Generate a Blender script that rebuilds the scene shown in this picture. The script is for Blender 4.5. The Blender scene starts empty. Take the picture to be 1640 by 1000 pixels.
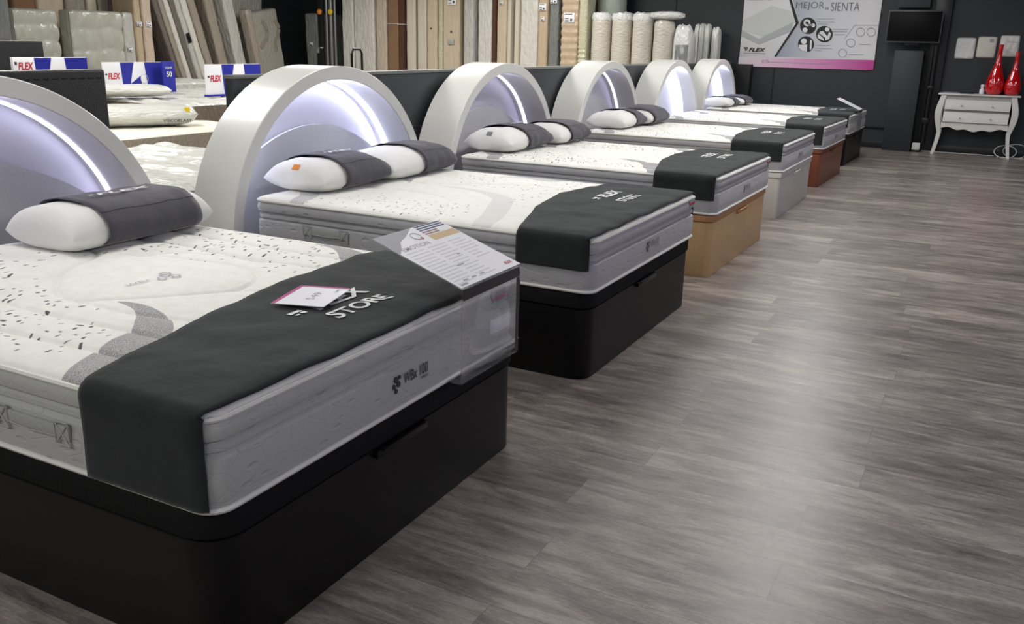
import bpy, bmesh, math, random
import numpy as np
from mathutils import Vector, Matrix, noise
D = bpy.data
S = bpy.context.scene
COL = S.collection
PI = math.pi
rnd = random.Random(7)

# ------------------------------------------------------------------ camera
cam_d = D.cameras.new('camera'); cam = D.objects.new('camera', cam_d); COL.objects.link(cam)
cam_d.sensor_width = 36.0; cam_d.sensor_fit = 'HORIZONTAL'
cam_d.lens = 36.0 * 1429.1 / 1640.0
cam_d.clip_start = 0.05; cam_d.clip_end = 100
YAW, PIT, ROL, CH = -0.4827, 0.2921, 0.0236, 1.4335
fw = Vector((math.sin(YAW)*math.cos(PIT), math.cos(YAW)*math.cos(PIT), -math.sin(PIT)))
rt = Vector((math.cos(YAW), -math.sin(YAW), 0)); up = rt.cross(fw)
r2 = rt*math.cos(ROL) + up*math.sin(ROL); u2 = up*math.cos(ROL) - rt*math.sin(ROL)
M = Matrix((r2, u2, -fw)).transposed().to_4x4(); M.translation = Vector((0, 0, CH))
cam.matrix_world = M
S.camera = cam

# ------------------------------------------------------------------ world, exposure
W = D.worlds.new('world'); S.world = W; W.use_nodes = True
W.node_tree.nodes['Background'].inputs[0].default_value = (0.75, 0.78, 0.85, 1)
W.node_tree.nodes['Background'].inputs[1].default_value = 0.3
S.view_settings.view_transform = 'Standard'; S.view_settings.look = 'None'
S.view_settings.exposure = 0.0; S.view_settings.gamma = 1.0
S.view_settings.use_curve_mapping = False
try:
    S.cycles.max_bounces = 8; S.cycles.diffuse_bounces = 4; S.cycles.transparent_max_bounces = 12
except Exception: pass

# ------------------------------------------------------------------ ceiling lights and added fill lights
CZ = 3.2
def area(name, x, y, z, sx, sy, power, color=(1, 1, 1), shape='RECTANGLE', spread=180, rot=(0, 0, 0)):
    l = D.lights.new(name, 'AREA'); l.shape = shape; l.size = sx; l.size_y = sy; l.energy = power
    l.color = color; l.spread = math.radians(spread)
    o = D.objects.new(name, l); COL.objects.link(o); o.location = (x, y, z); o.rotation_euler = rot
    return o
WARM = (1.0, 0.98, 0.95); COOL = (0.83, 0.82, 1.0)
# broad lights over the row of display beds
for y, e in ((2.0, 36), (5.0, 29), (8.2, 22), (11.2, 17), (13.6, 20)):
    area('ceiling_light', -3.0, y, CZ-.03, 1.2, 1.2, e, WARM)
# downlights along the aisle edge
for x, y in ((-0.95, 5.6), (-1.1, 7.3), (-1.35, 9.0), (-1.6, 10.8), (-1.8, 12.6)):
    area('aisle_downlight', x, y, CZ-.03, .42, .42, 27, (1, .99, .97), 'DISK')
# cool fill lights added over the far aisle to brighten the foot ends
for x, y, e in ((3.4, .2, 66), (3.6, 3.6, 68), (3.6, 7.4, 58), (3.2, 11.4, 62)):
    area('aisle_fill_light', x, y, CZ-.03, 1.2, 1.2, e, COOL)
# store behind the partition
for x, y in ((-6.0, 4.0), (-6.0, 8.5), (-9.0, 6.0), (-9.5, 11.0), (-6.2, 12.0)):
    area('store_ceiling_light', x, y, CZ-.03, 1.4, 1.4, 92, (1, .98, .93))
# unseen fill lights added behind the viewer to brighten the near bed sides
for x, y, e in ((-5.2, -1.8, 75), (-2.2, -2.2, 62), (.6, -2.2, 36)):
    area('rear_fill_light', x, y, CZ-.03, 1.2, 1.2, e, (1, .99, .96))

# ------------------------------------------------------------------ helpers
def lin(c):
    return tuple((v/255/12.92 if v/255 <= .04045 else ((v/255+.055)/1.055)**2.4) for v in c)
def nodes_of(m):
    m.use_nodes = True; nt = m.node_tree; return nt, nt.nodes, nt.links
def mat(name, rgb, rough=.6, metal=0, spec=.5, var=.06, vscale=6, bump=0, bscale=60, coat=0, emit=None, estr=0, trans=0, ior=1.45, stretch=(1, 1, 1), sheen=0, alpha=1):
    m = D.materials.new(name); nt, N, L = nodes_of(m)
    b = N['Principled BSDF']; c = lin(rgb)
    b.inputs['Roughness'].default_value = rough; b.inputs['Metallic'].default_value = metal
    b.inputs['Specular IOR Level'].default_value = spec; b.inputs['Coat Weight'].default_value = coat
    b.inputs['Coat Roughness'].default_value = .12
    b.inputs['Transmission Weight'].default_value = trans; b.inputs['IOR'].default_value = ior
    b.inputs['Sheen Weight'].default_value = sheen
    b.inputs['Alpha'].default_value = alpha
    tc = N.new('ShaderNodeTexCoord'); mp = N.new('ShaderNodeMapping'); mp.inputs['Scale'].default_value = stretch
    L.new(tc.outputs['Object'], mp.inputs[0])
    nz = N.new('ShaderNodeTexNoise'); nz.inputs['Scale'].default_value = vscale; nz.inputs['Detail'].default_value = 4
    L.new(mp.outputs[0], nz.inputs['Vector'])
    mx = N.new('ShaderNodeMix'); mx.data_type = 'RGBA'
    mx.inputs[6].default_value = tuple(max(0, v*(1-var)) for v in c)+(1,); mx.inputs[7].default_value = tuple(min(1, v*(1+var)) for v in c)+(1,)
    L.new(nz.outputs['Fac'], mx.inputs[0]); L.new(mx.outputs[2], b.inputs['Base Color'])
    if bump:
        n2 = N.new('ShaderNodeTexNoise'); n2.inputs['Scale'].default_value = bscale; n2.inputs['Detail'].default_value = 5
        L.new(mp.outputs[0], n2.inputs['Vector'])
        bp = N.new('ShaderNodeBump'); bp.inputs['Strength'].default_value = bump; bp.inputs['Distance'].default_value = .01
        L.new(n2.outputs['Fac'], bp.inputs['Height']); L.new(bp.outputs[0], b.inputs['Normal'])
    if emit:
        b.inputs['Emission Color'].default_value = lin(emit)+(1,); b.inputs['Emission Strength'].default_value = estr
    return m

def finish(me, smooth=True, ang=.7):
    if smooth:
        me.polygons.foreach_set('use_smooth', [True]*len(me.polygons))
        me.set_sharp_from_angle(angle=ang)
    me.update()
def obj(name, bm, m=None, parent=None, loc=(0, 0, 0), rot=(0, 0, 0), smooth=True, ang=.7):
    if isinstance(bm, bmesh.types.BMesh):
        me = D.meshes.new(name); bmesh.ops.recalc_face_normals(bm, faces=bm.faces); bm.to_mesh(me); bm.free()
    else: me = bm; me.name = name
    finish(me, smooth, ang)
    if m is not None:
        for k in (m if isinstance(m, (list, tuple)) else [m]):
            if k.name not in me.materials: me.materials.append(k)
    o = D.objects.new(name, me); COL.objects.link(o); o.location = loc; o.rotation_euler = rot
    if parent is not None: o.parent = parent
    return o
def thing(name, label, cat, loc=(0, 0, 0), rz=0, group=None):
    o = D.objects.new(name, None); COL.objects.link(o); o.empty_display_size = .1
    o.location = loc; o.rotation_euler = (0, 0, rz); o['label'] = label; o['category'] = cat
    if group: o['group'] = group
    return o
def tag(o, label, cat, group=None):
    o['label'] = label; o['category'] = cat
    if group: o['group'] = group
    return o
def struct(name, bm, m, **k):
    o = obj(name, bm, m, **k); o['kind'] = 'structure'; return o
def copy_tree(o, parent=None):
    c = o.copy(); COL.objects.link(c)
    if parent is not None: c.parent = parent
    for ch in list(o.children): copy_tree(ch, c)
    return c
def NB(): return bmesh.new()
def box(bm, x0, x1, y0, y1, z0, z1, bev=0, seg=2, mi=0):
    vs = [bm.verts.new((x, y, z)) for z in (z0, z1) for y in (y0, y1) for x in (x0, x1)]
    fs = [(0, 2, 3, 1), (4, 5, 7, 6), (0, 1, 5, 4), (2, 6, 7, 3), (0, 4, 6, 2), (1, 3, 7, 5)]
    faces = [bm.faces.new([vs[i] for i in f]) for f in fs]
    for f in faces: f.material_index = mi
    if bev:
        es = list({e for f in faces for e in f.edges})
        bmesh.ops.bevel(bm, geom=es, offset=bev, segments=seg, profile=.5, affect='EDGES')
    return bm
def bx(x0, x1, y0, y1, z0, z1, bev=0, seg=2):
    return box(NB(), x0, x1, y0, y1, z0, z1, bev, seg)
def prism(bm, pts, a0, a1, axis='z', mi=0):
    """polygon extruded along an axis; pts are 2-D in the other two axes"""
    def P(p, a):
        return {'z': (p[0], p[1], a), 'x': (a, p[0], p[1]), 'y': (p[0], a, p[1])}[axis]
    A = [bm.verts.new(P(p, a0)) for p in pts]; B = [bm.verts.new(P(p, a1)) for p in pts]
    n = len(pts)
    fs = [bm.faces.new(A[::-1]), bm.faces.new(B)]
    for i in range(n): fs.append(bm.faces.new((A[i], A[(i+1) % n], B[(i+1) % n], B[i])))
    for f in fs: f.material_index = mi
    return bm
def tube(bm, path, r, n=8, closed=False):
    pts = [Vector(p) for p in path]; rings = []
    N = len(pts)
    up0 = Vector((0, 0, 1))
    for i, p in enumerate(pts):
        a = pts[(i-1) % N] if (closed or i > 0) else p; b = pts[(i+1) % N] if (closed or i < N-1) else p
        t = (b-a).normalized()
        s = t.cross(up0)
        if s.length < .05: s = t.cross(Vector((1, 0, 0)))
        s.normalize(); w = s.cross(t)
        rr = r[i] if isinstance(r, (list, tuple)) else r
        rings.append([bm.verts.new(p + s*math.cos(2*PI*k/n)*rr + w*math.sin(2*PI*k/n)*rr) for k in range(n)])
    for i in range(N if closed else N-1):
        A, B = rings[i], rings[(i+1) % N]
        for k in range(n): bm.faces.new((A[k], A[(k+1) % n], B[(k+1) % n], B[k]))
    if not closed:
        bm.faces.new(rings[0][::-1]); bm.faces.new(rings[-1])
    return bm
def lathe(bm, prof, n=32, c=(0, 0)):
    rings = []
    for r, z in prof:
        rings.append([bm.verts.new((c[0]+r*math.cos(2*PI*k/n), c[1]+r*math.sin(2*PI*k/n), z)) for k in range(n)])
    for A, B in zip(rings, rings[1:]):
        for k in range(n): bm.faces.new((A[k], A[(k+1) % n], B[(k+1) % n], B[k]))
    bm.faces.new(rings[0][::-1]); bm.faces.new(rings[-1]); return bm
def text_bm(s, width, height, bold=0.0, shear=0.0, depth=.0006, align='CENTER', res=3):
    """flat lettering in the XY plane, centred, scaled to width x height"""
    cu = D.curves.new('t', 'FONT'); cu.body = s; cu.size = 1; cu.offset = bold; cu.shear = shear
    cu.resolution_u = res; cu.fill_mode = 'FRONT'
    o = D.objects.new('t', cu); COL.objects.link(o)
    dg = bpy.context.evaluated_depsgraph_get(); me = D.meshes.new_from_object(o.evaluated_get(dg))
    D.objects.remove(o); D.curves.remove(cu)
    bm = NB(); bm.from_mesh(me); D.meshes.remove(me)
    xs = [v.co.x for v in bm.verts]; ys = [v.co.y for v in bm.verts]
    w = max(xs)-min(xs); h = max(ys)-min(ys); cx = (max(xs)+min(xs))/2; cy = (max(ys)+min(ys))/2
    sx = width/w; sy = height/h if height else sx
    for v in bm.verts: v.co = Vector(((v.co.x-cx)*sx, (v.co.y-cy)*sy, 0))
    return bm
def merge(bms):
    out = NB()
    for b in bms:
        me = D.meshes.new('m'); b.to_mesh(me); out.from_mesh(me); D.meshes.remove(me); b.free()
    return out
def mapv(bm, f):
    for v in bm.verts: v.co = Vector(f(v.co))
    return bm
def nz(x, y, z=0, s=1.0): return noise.noise(Vector((x*s, y*s, z*s)))
def solid(o, t, off=1):
    md = o.modifiers.new('solid', 'SOLIDIFY'); md.thickness = t; md.offset = off; return o
def grid(nu, nv, f):
    bm = NB(); V = [[bm.verts.new(f(i/nu, j/nv)) for j in range(nv+1)] for i in range(nu+1)]
    for i in range(nu):
        for j in range(nv): bm.faces.new((V[i][j], V[i+1][j], V[i+1][j+1], V[i][j+1]))
    return bm

# ------------------------------------------------------------------ materials
def floor_material():
    m = D.materials.new('grey_wood_plank_vinyl'); nt, N, L = nodes_of(m); b = N['Principled BSDF']
    def nd(t, **k):
        n = N.new(t)
        for a, v in k.items(): setattr(n, a, v)
        return n
    def mth(op, a, b_=None, c=None):
        n = nd('ShaderNodeMath', operation=op)
        for i, v in enumerate((a, b_, c)):
            if v is None: continue
            if isinstance(v, (int, float)): n.inputs[i].default_value = v
            else: L.new(v, n.inputs[i])
        return n.outputs[0]
    tc = nd('ShaderNodeTexCoord'); sp = nd('ShaderNodeSeparateXYZ'); L.new(tc.outputs['Object'], sp.inputs[0])
    X, Y = sp.outputs[0], sp.outputs[1]
    yr = mth('DIVIDE', mth('ADD', Y, 20.0), .2); row = mth('FLOOR', yr); fy = mth('FRACT', yr)
    off = mth('MULTIPLY', mth('MODULO', row, 2.0), .5)
    wn0 = nd('ShaderNodeTexWhiteNoise', noise_dimensions='1D'); L.new(mth('FLOOR', mth('DIVIDE', row, 3.0)), wn0.inputs['W'])
    xr = mth('ADD', mth('ADD', mth('DIVIDE', mth('ADD', X, 30.3), 1.4), off), mth('MULTIPLY', wn0.outputs['Value'], .12))
    colm = mth('FLOOR', xr); fx = mth('FRACT', xr)
    cid = mth('ADD', mth('MULTIPLY', row, 17.31), mth('MULTIPLY', colm, 3.77))
    wn = nd('ShaderNodeTexWhiteNoise', noise_dimensions='1D'); L.new(cid, wn.inputs['W'])
    # grain, shifted per plank
    cb = nd('ShaderNodeCombineXYZ'); L.new(mth('ADD', X, mth('MULTIPLY', wn.outputs['Value'], 40)), cb.inputs[0]); L.new(Y, cb.inputs[1]); L.new(mth('MULTIPLY', wn.outputs['Value'], 9), cb.inputs[2])
    def grain(sx, sy, sc, det, dist=0):
        mp = nd('ShaderNodeMapping'); mp.inputs['Scale'].default_value = (sx, sy, 1); L.new(cb.outputs[0], mp.inputs[0])
        g = nd('ShaderNodeTexNoise'); g.inputs['Scale'].default_value = sc; g.inputs['Detail'].default_value = det; g.inputs['Distortion'].default_value = dist
        L.new(mp.outputs[0], g.inputs['Vector']); return g.outputs['Fac']
    g1 = grain(1.3, 7, 2.6, 8, 1.0); g2 = grain(3, 44, 4, 5, .3); g3 = grain(1.2, 3.0, 2.4, 4, .8); g4 = grain(9, 34, 6, 6, .6)
    s = mth('ADD', mth('ADD', mth('MULTIPLY', g1, .46), mth('MULTIPLY', g2, .20)), mth('ADD', mth('MULTIPLY', g3, .31), mth('MULTIPLY', g4, .26)))
    s = mth('ADD', s, mth('MULTIPLY', mth('SUBTRACT', wn.outputs['Value'], .5), .10))
    cr = nd('ShaderNodeValToRGB'); L.new(s, cr.inputs[0])
    e = cr.color_ramp.elements; e[0].position = .44; e[0].color = lin((80, 73, 69))+(1,); e[1].position = .80; e[1].color = lin((170, 160, 151))+(1,)
    k = cr.color_ramp.elements.new(.61); k.color = lin((124, 115, 109))+(1,)
    # joints
    jy = mth('MINIMUM', fy, mth('SUBTRACT', 1.0, fy)); jx = mth('MINIMUM', fx, mth('SUBTRACT', 1.0, fx))
    j = mth('MAXIMUM', mth('LESS_THAN', jy, .0065), mth('LESS_THAN', jx, .0009))
    mx = nd('ShaderNodeMix', data_type='RGBA'); L.new(mth('MULTIPLY', j, .45), mx.inputs[0]); L.new(cr.outputs[0], mx.inputs[6]); mx.inputs[7].default_value = lin((60, 54, 52))+(1,)
    L.new(mx.outputs[2], b.inputs['Base Color'])
    L.new(mth('ADD', .28, mth('MULTIPLY', g1, .16)), b.inputs['Roughness'])
    b.inputs['Specular IOR Level'].default_value = .5
    bp = nd('ShaderNodeBump'); bp.inputs['Strength'].default_value = .25; bp.inputs['Distance'].default_value = .002
    L.new(mth('SUBTRACT', mth('MULTIPLY', g2, .6), j), bp.inputs['Height']); L.new(bp.outputs[0], b.inputs['Normal'])
    return m

def quilt_material(name, band=(158, 158, 158)):
    """white knitted quilt; gray swaths and dark dashes follow distances stored on the mesh"""
    m = D.materials.new(name); nt, N, L = nodes_of(m); b = N['Principled BSDF']
    b.inputs['Roughness'].default_value = .85; b.inputs['Sheen Weight'].default_value = .15
    def att(n, lo, hi):
        a = N.new('ShaderNodeAttribute'); a.attribute_name = n
        r = N.new('ShaderNodeMapRange'); r.inputs[1].default_value = lo; r.inputs[2].default_value = hi; r.inputs[3].default_value = 1; r.inputs[4].default_value = 0
        L.new(a.outputs['Fac'], r.inputs[0]); return r.outputs[0]
    def mixc(f, a, bcol):
        x = N.new('ShaderNodeMix'); x.data_type = 'RGBA'
        L.new(f, x.inputs[0])
        for i, c in ((6, a), (7, bcol)):
            if isinstance(c, tuple): x.inputs[i].default_value = c
            else: L.new(c, x.inputs[i])
        return x.outputs[2]
    tc = N.new('ShaderNodeTexCoord')
    n1 = N.new('ShaderNodeTexNoise'); n1.inputs['Scale'].default_value = 420; n1.inputs['Detail'].default_value = 2; L.new(tc.outputs['Object'], n1.inputs[0])
    r1 = N.new('ShaderNodeValToRGB'); L.new(n1.outputs['Fac'], r1.inputs[0]); e = r1.color_ramp.elements
    e[0].position = .42; e[0].color = lin(tuple(v-38 for v in band))+(1,); e[1].position = .60; e[1].color = lin(tuple(min(255, v+34) for v in band))+(1,)
    n2 = N.new('ShaderNodeTexNoise'); n2.inputs['Scale'].default_value = 25; L.new(tc.outputs['Object'], n2.inputs[0])
    r2_ = N.new('ShaderNodeValToRGB'); L.new(n2.outputs['Fac'], r2_.inputs[0]); e = r2_.color_ramp.elements
    e[0].color = lin((221, 220, 214))+(1,); e[1].color = lin((240, 239, 233))+(1,)
    c = mixc(att('soft', -.002, .002), r2_.outputs[0], lin((214, 213, 209))+(1,))
    c = mixc(att('band', -.001, .001), c, r1.outputs[0])
    c = mixc(att('speck', -.0012, .0012), c, lin((78, 78, 80))+(1,))
    L.new(c, b.inputs['Base Color'])
    n3 = N.new('ShaderNodeTexVoronoi'); n3.inputs['Scale'].default_value = 260; L.new(tc.outputs['Object'], n3.inputs[0])
    bp = N.new('ShaderNodeBump'); bp.inputs['Strength'].default_value = .18; bp.inputs['Distance'].default_value = .002
    L.new(n3.outputs['Distance'], bp.inputs['Height']); L.new(bp.outputs[0], b.inputs['Normal'])
    return m

def side_material(name, rgb, rough=.6, sheen=.2):
    """knitted border with embossed short dashes and faint hexagon seams"""
    m = D.materials.new(name); nt, N, L = nodes_of(m); b = N['Principled BSDF']
    b.inputs['Roughness'].default_value = rough; b.inputs['Sheen Weight'].default_value = sheen
    tc = N.new('ShaderNodeTexCoord'); c = lin(rgb)
    mp = N.new('ShaderNodeMapping'); mp.inputs['Rotation'].default_value = (0, 0, 0); L.new(tc.outputs['Object'], mp.inputs[0])
    n1 = N.new('ShaderNodeTexNoise'); n1.inputs['Scale'].default_value = 500; L.new(mp.outputs[0], n1.inputs[0])
    mx = N.new('ShaderNodeMix'); mx.data_type = 'RGBA'; mx.inputs[6].default_value = tuple(v*.82 for v in c)+(1,); mx.inputs[7].default_value = tuple(min(1, v*1.15) for v in c)+(1,)
    L.new(n1.outputs['Fac'], mx.inputs[0]); L.new(mx.outputs[2], b.inputs['Base Color'])
    v = N.new('ShaderNodeTexVoronoi'); v.feature = 'DISTANCE_TO_EDGE'; v.inputs['Scale'].default_value = 9
    mp2 = N.new('ShaderNodeMapping'); mp2.inputs['Scale'].default_value = (1, 1, 1.8); L.new(tc.outputs['Object'], mp2.inputs[0]); L.new(mp2.outputs[0], v.inputs[0])
    r = N.new('ShaderNodeMapRange'); r.inputs[1].default_value = 0; r.inputs[2].default_value = .03; L.new(v.outputs['Distance'], r.inputs[0])
    bp = N.new('ShaderNodeBump'); bp.inputs['Strength'].default_value = .3; bp.inputs['Distance'].default_value = .004
    L.new(r.outputs[0], bp.inputs['Height'])
    v2 = N.new('ShaderNodeTexVoronoi'); v2.inputs['Scale'].default_value = 1; mp3 = N.new('ShaderNodeMapping'); mp3.inputs['Scale'].default_value = (11, 11, 30)
    L.new(tc.outputs['Object'], mp3.inputs[0]); L.new(mp3.outputs[0], v2.inputs[0])
    rd = N.new('ShaderNodeMapRange'); rd.inputs[1].default_value = .16; rd.inputs[2].default_value = .26; rd.inputs[3].default_value = 0; rd.inputs[4].default_value = 1; L.new(v2.outputs['Distance'], rd.inputs[0])
    bd = N.new('ShaderNodeBump'); bd.inputs['Strength'].default_value = .55; bd.inputs['Distance'].default_value = .005
    L.new(rd.outputs[0], bd.inputs['Height']); L.new(bd.outputs[0], bp.inputs['Normal'])
    bp2 = N.new('ShaderNodeBump'); bp2.inputs['Strength'].default_value = .2; bp2.inputs['Distance'].default_value = .002
    L.new(n1.outputs['Fac'], bp2.inputs['Height']); L.new(bp.outputs[0], bp2.inputs['Normal']); L.new(bp2.outputs[0], b.inputs['Normal'])
    return m
def gradient_material(name, c0, c1, axis=0, a=0., b_=1., c2=None):
    """printed colour gradient between two object-space coordinates"""
    m = D.materials.new(name); nt, N, L = nodes_of(m); b = N['Principled BSDF']; b.inputs['Roughness'].default_value = .5
    tc = N.new('ShaderNodeTexCoord'); sp = N.new('ShaderNodeSeparateXYZ'); L.new(tc.outputs['Object'], sp.inputs[0])
    r = N.new('ShaderNodeMapRange'); r.inputs[1].default_value = a; r.inputs[2].default_value = b_; L.new(sp.outputs[axis], r.inputs[0])
    cr = N.new('ShaderNodeValToRGB'); L.new(r.outputs[0], cr.inputs[0]); e = cr.color_ramp.elements
    e[0].color = lin(c0)+(1,); e[1].color = lin(c1)+(1,)
    if c2: k = cr.color_ramp.elements.new(.5); k.color = lin(c2)+(1,)
    L.new(cr.outputs[0], b.inputs['Base Color']); return m

FLOOR = floor_material()
QUILT = quilt_material('white_quilt_grey_swath'); QUILT2 = quilt_material('white_quilt_pale_swath', (190, 190, 188))
SIDE = side_material('pale_grey_knit_border', (176, 178, 174)); SIDE2 = side_material('grey_satin_border', (174, 174, 177), .42)
PIPING = mat('white_piping', (226, 226, 220), .6, bump=.3, bscale=300)
RUNNER = mat('charcoal_velvet', (43, 46, 46), .95, spec=.15, var=.35, vscale=7, bump=.3, bscale=18, sheen=.12)
SLEEVE = mat('charcoal_pillow_sleeve', (74, 73, 80), .8, spec=.25, var=.1, vscale=8, bump=.25, bscale=30, sheen=.2)
PILLOW = mat('white_pillow_cotton', (226, 225, 222), .8, var=.03, bump=.4, bscale=22, sheen=.15)
LETTER = mat('white_print', (225, 225, 225), .6)
DARKPRINT = mat('dark_grey_print', (62, 62, 70), .6)
BLACKWOOD = mat('black_laminate', (14, 13, 14), .45, spec=.3, var=.1, vscale=3, stretch=(1, 1, 8))
BLACKMESH = mat('black_fabric_lid', (10, 10, 11), .75, spec=.25, var=.2, vscale=80, bump=.3, bscale=200)
OAK = mat('pale_oak_laminate', (206, 171, 124), .45, var=.12, vscale=4, stretch=(14, 14, 1))
OAKLID = mat('oak_laminate_lid', (176, 130, 88), .5, var=.1, vscale=5, stretch=(1, 1, 10))
WHITEWOOD = mat('white_laminate', (202, 200, 194), .4, var=.04)
CHERRY = mat('cherry_laminate', (126, 72, 50), .42, var=.15, vscale=4, stretch=(12, 12, 1))
CHERRYLID = mat('cherry_laminate_lid', (112, 62, 42), .45, var=.12, vscale=4)
METALDARK = mat('dark_metal', (40, 40, 42), .35, .8)
SHELL = mat('white_lacquer', (224, 224, 220), .32, var=.02, coat=.3)
SHELLIN = mat('satin_white_lining', (214, 212, 222), .5, var=.02)
CUSHION = mat('white_leatherette', (222, 222, 226), .45, var=.03, bump=.1, bscale=90)
def led(name, s, c=(225, 222, 255)): return mat(name, (240, 240, 255), .5, emit=c, estr=s)
LED_A = led('led_diffuser_soft', 5.5); LED_B = led('led_diffuser_bright', 12, (222, 226, 255)); LED_C = led('led_diffuser_dim', 3.6); LED_D = led('led_diffuser_white', 8, (218, 224, 255))
WALL = mat('dark_grey_wall_paint', (43, 47, 50), .55, var=.06, vscale=2, bump=.05)
WALLDK = mat('black_recess_paint', (20, 22, 24), .6)
PART = mat('dark_slate_panel', (47, 52, 55), .5, var=.05)
TRIM = mat('grey_edge_trim', (120, 122, 118), .45)
CEIL = mat('dark_ceiling', (96, 96, 98), .8)
ACRYL = D.materials.new('clear_acrylic'); nt, N, L = nodes_of(ACRYL); b = N['Principled BSDF']
b.inputs['Base Color'].default_value = (.93, .95, .95, 1); b.inputs['Roughness'].default_value = .0; b.inputs['Transmission Weight'].default_value = 1; b.inputs['IOR'].default_value = 1.08; b.inputs['Alpha'].default_value = .3
SMOKED = mat('smoked_acrylic_edge', (44, 43, 50), .25, alpha=.88)
PAPER = mat('glossy_white_card', (236, 236, 240), .35, var=.01)
MAGENTA = mat('magenta_print', (176, 62, 132), .5); GREYP = mat('grey_print', (160, 160, 168), .5); NAVYP = mat('navy_print', (72, 78, 120), .5); GOLD = mat('gold_print', (205, 178, 132), .5); RED = mat('red_print', (186, 40, 50), .5)
BROWNP = mat('rose_brown_print', (150, 112, 116), .5); LTGREY = mat('pale_grey_print', (205, 206, 210), .5); BLUE = mat('royal_blue_print', (32, 38, 150), .5); BLUELT = mat('bright_blue_print', (40, 92, 200), .5)
ORANGE = mat('orange_label', (226, 138, 50), .6); YELLOW = mat('yellow_label', (226, 196, 40), .6); TEALP = mat('teal_print', (96, 170, 176), .5)
BLACKVINYL = mat('black_leatherette', (17, 17, 20), .42, bump=.25, bscale=150)
VASE = mat('red_lacquer_glass', (205, 14, 18), .1, var=.1, coat=1, spec=.8); VASE.node_tree.nodes['Principled BSDF'].inputs['Coat Roughness'].default_value = .05
TABLEW = mat('white_distressed_paint', (214, 212, 206), .45, var=.05, vscale=12, bump=.1)
TABLEG = mat('grey_shaded_paint', (170, 168, 162), .5)
SCREEN = mat('black_screen_glass', (5, 5, 6), .45, spec=.15); FRAME = mat('dark_bezel', (62, 64, 68), .4)
CABLE = mat('white_cable', (205, 205, 200), .5)
YELLOWED = mat('cream_quilt', (226, 222, 208), .8, var=.03, bump=.3, bscale=30)

# ------------------------------------------------------------------ setting
struct('floor', bx(-13, 4.5, -3.5, 15.2, -.05, 0), FLOOR, smooth=False)
struct('ceiling', bx(-13, 4.5, -3.5, 15.2, CZ, CZ+.1), CEIL, smooth=False)
bm = NB(); box(bm, -13, 4.5, 15.2, 15.3, 0, CZ)
struct('wall_back', bm, WALL, smooth=False)
struct('wall_left', bx(-13.1, -13, -3.5, 15.2, 0, CZ), WALL, smooth=False)
struct('wall_right', bx(4.5, 4.6, -3.5, 15.2, 0, CZ), mat('grey_wall_paint', (92, 93, 96), .7), smooth=False)
struct('wall_front', bx(-13, 4.5, -3.6, -3.5, 0, CZ), mat('mid_grey_wall_paint', (92, 92, 96), .7), smooth=False)
bm = NB(); box(bm, -3.94, 4.5, 15.185, 15.2, 0, .10, .003)
struct('baseboard_back', bm, mat('dark_baseboard', (30, 32, 34), .4))
# thin vertical joints of the wall panelling and a lower rail
for i, x in enumerate((-3.28, -5.0, 1.2, 2.6)):
    struct('trim_%d' % (i+1), bx(x-.008, x+.008, 15.19, 15.2, .1, CZ), WALLDK, smooth=False)
struct('trim_5', bx(-3.94, -1.5, 15.17, 15.2, .30, .325, .003), WALLDK)

# dark slate partition behind the headboards with a pale top edge
pr = math.atan2(.27, 11.45)
pt = thing('partition_screen', 'long dark slate partition with pale grey top edge behind the arched headboards', 'partition', (-3.70, 3.72, 0), pr)
obj('panel', bx(-.06, 0, 0, 11.44, 0, 1.215, .002), PART, pt)
obj('top_edge', bx(-.07, .006, -.003, 11.44, 1.215, 1.235, .002), TRIM, pt)

# ------------------------------------------------------------------ beds
BEDS = [(-1.390, 1.258, .008, .405), (-1.421, 3.438, .003, .400), (-1.482, 5.581, 0, .408), (-1.567, 7.986, .005, .408), (-1.597, 10.193, -.009, .407), (-1.649, 12.372, -.007, .403)]
LEN, WID, TH = 1.9, 1.494, .253
def rr_points(x0, x1, y0, y1, rf, rh, step=.06):
    """rounded rectangle outline, radius rf at the foot (x1) corners and rh at the head"""
    out = []
    for cx, cy, r, a0 in ((x1-rf, y0+rf, rf, -90), (x1-rf, y1-rf, rf, 0), (x0+rh, y1-rh, rh, 90), (x0+rh, y0+rh, rh, 180)):
        for k in range(9): out.append((cx+r*math.cos(math.radians(a0+k*90/8)), cy+r*math.sin(math.radians(a0+k*90/8))))
    res = []
    for i, p in enumerate(out):
        q = out[(i+1) % len(out)]; d = math.dist(p, q); n = max(1, int(d/step))
        for k in range(n): res.append((p[0]+(q[0]-p[0])*k/n, p[1]+(q[1]-p[1])*k/n))
    return res
def loft(bm, outline, prof, cap=(True, True)):
    """prof: (inset, z) ; rings of the outline moved inward"""
    n = len(outline); nor = []
    for i in range(n):
        a = Vector(outline[i-1]); b_ = Vector(outline[(i+1) % n]); t = (b_-a).normalized(); nor.append(Vector((t.y, -t.x)))
    rings = [[bm.verts.new((outline[i][0]-nor[i].x*d, outline[i][1]-nor[i].y*d, z)) for i in range(n)] for d, z in prof]
    for A, B in zip(rings, rings[1:]):
        for k in range(n): bm.faces.new((A[k], A[(k+1) % n], B[(k+1) % n], B[k]))
    if cap[0]: bm.faces.new(rings[0][::-1])
    if cap[1]: bm.faces.new(rings[-1])
    return bm

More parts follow.
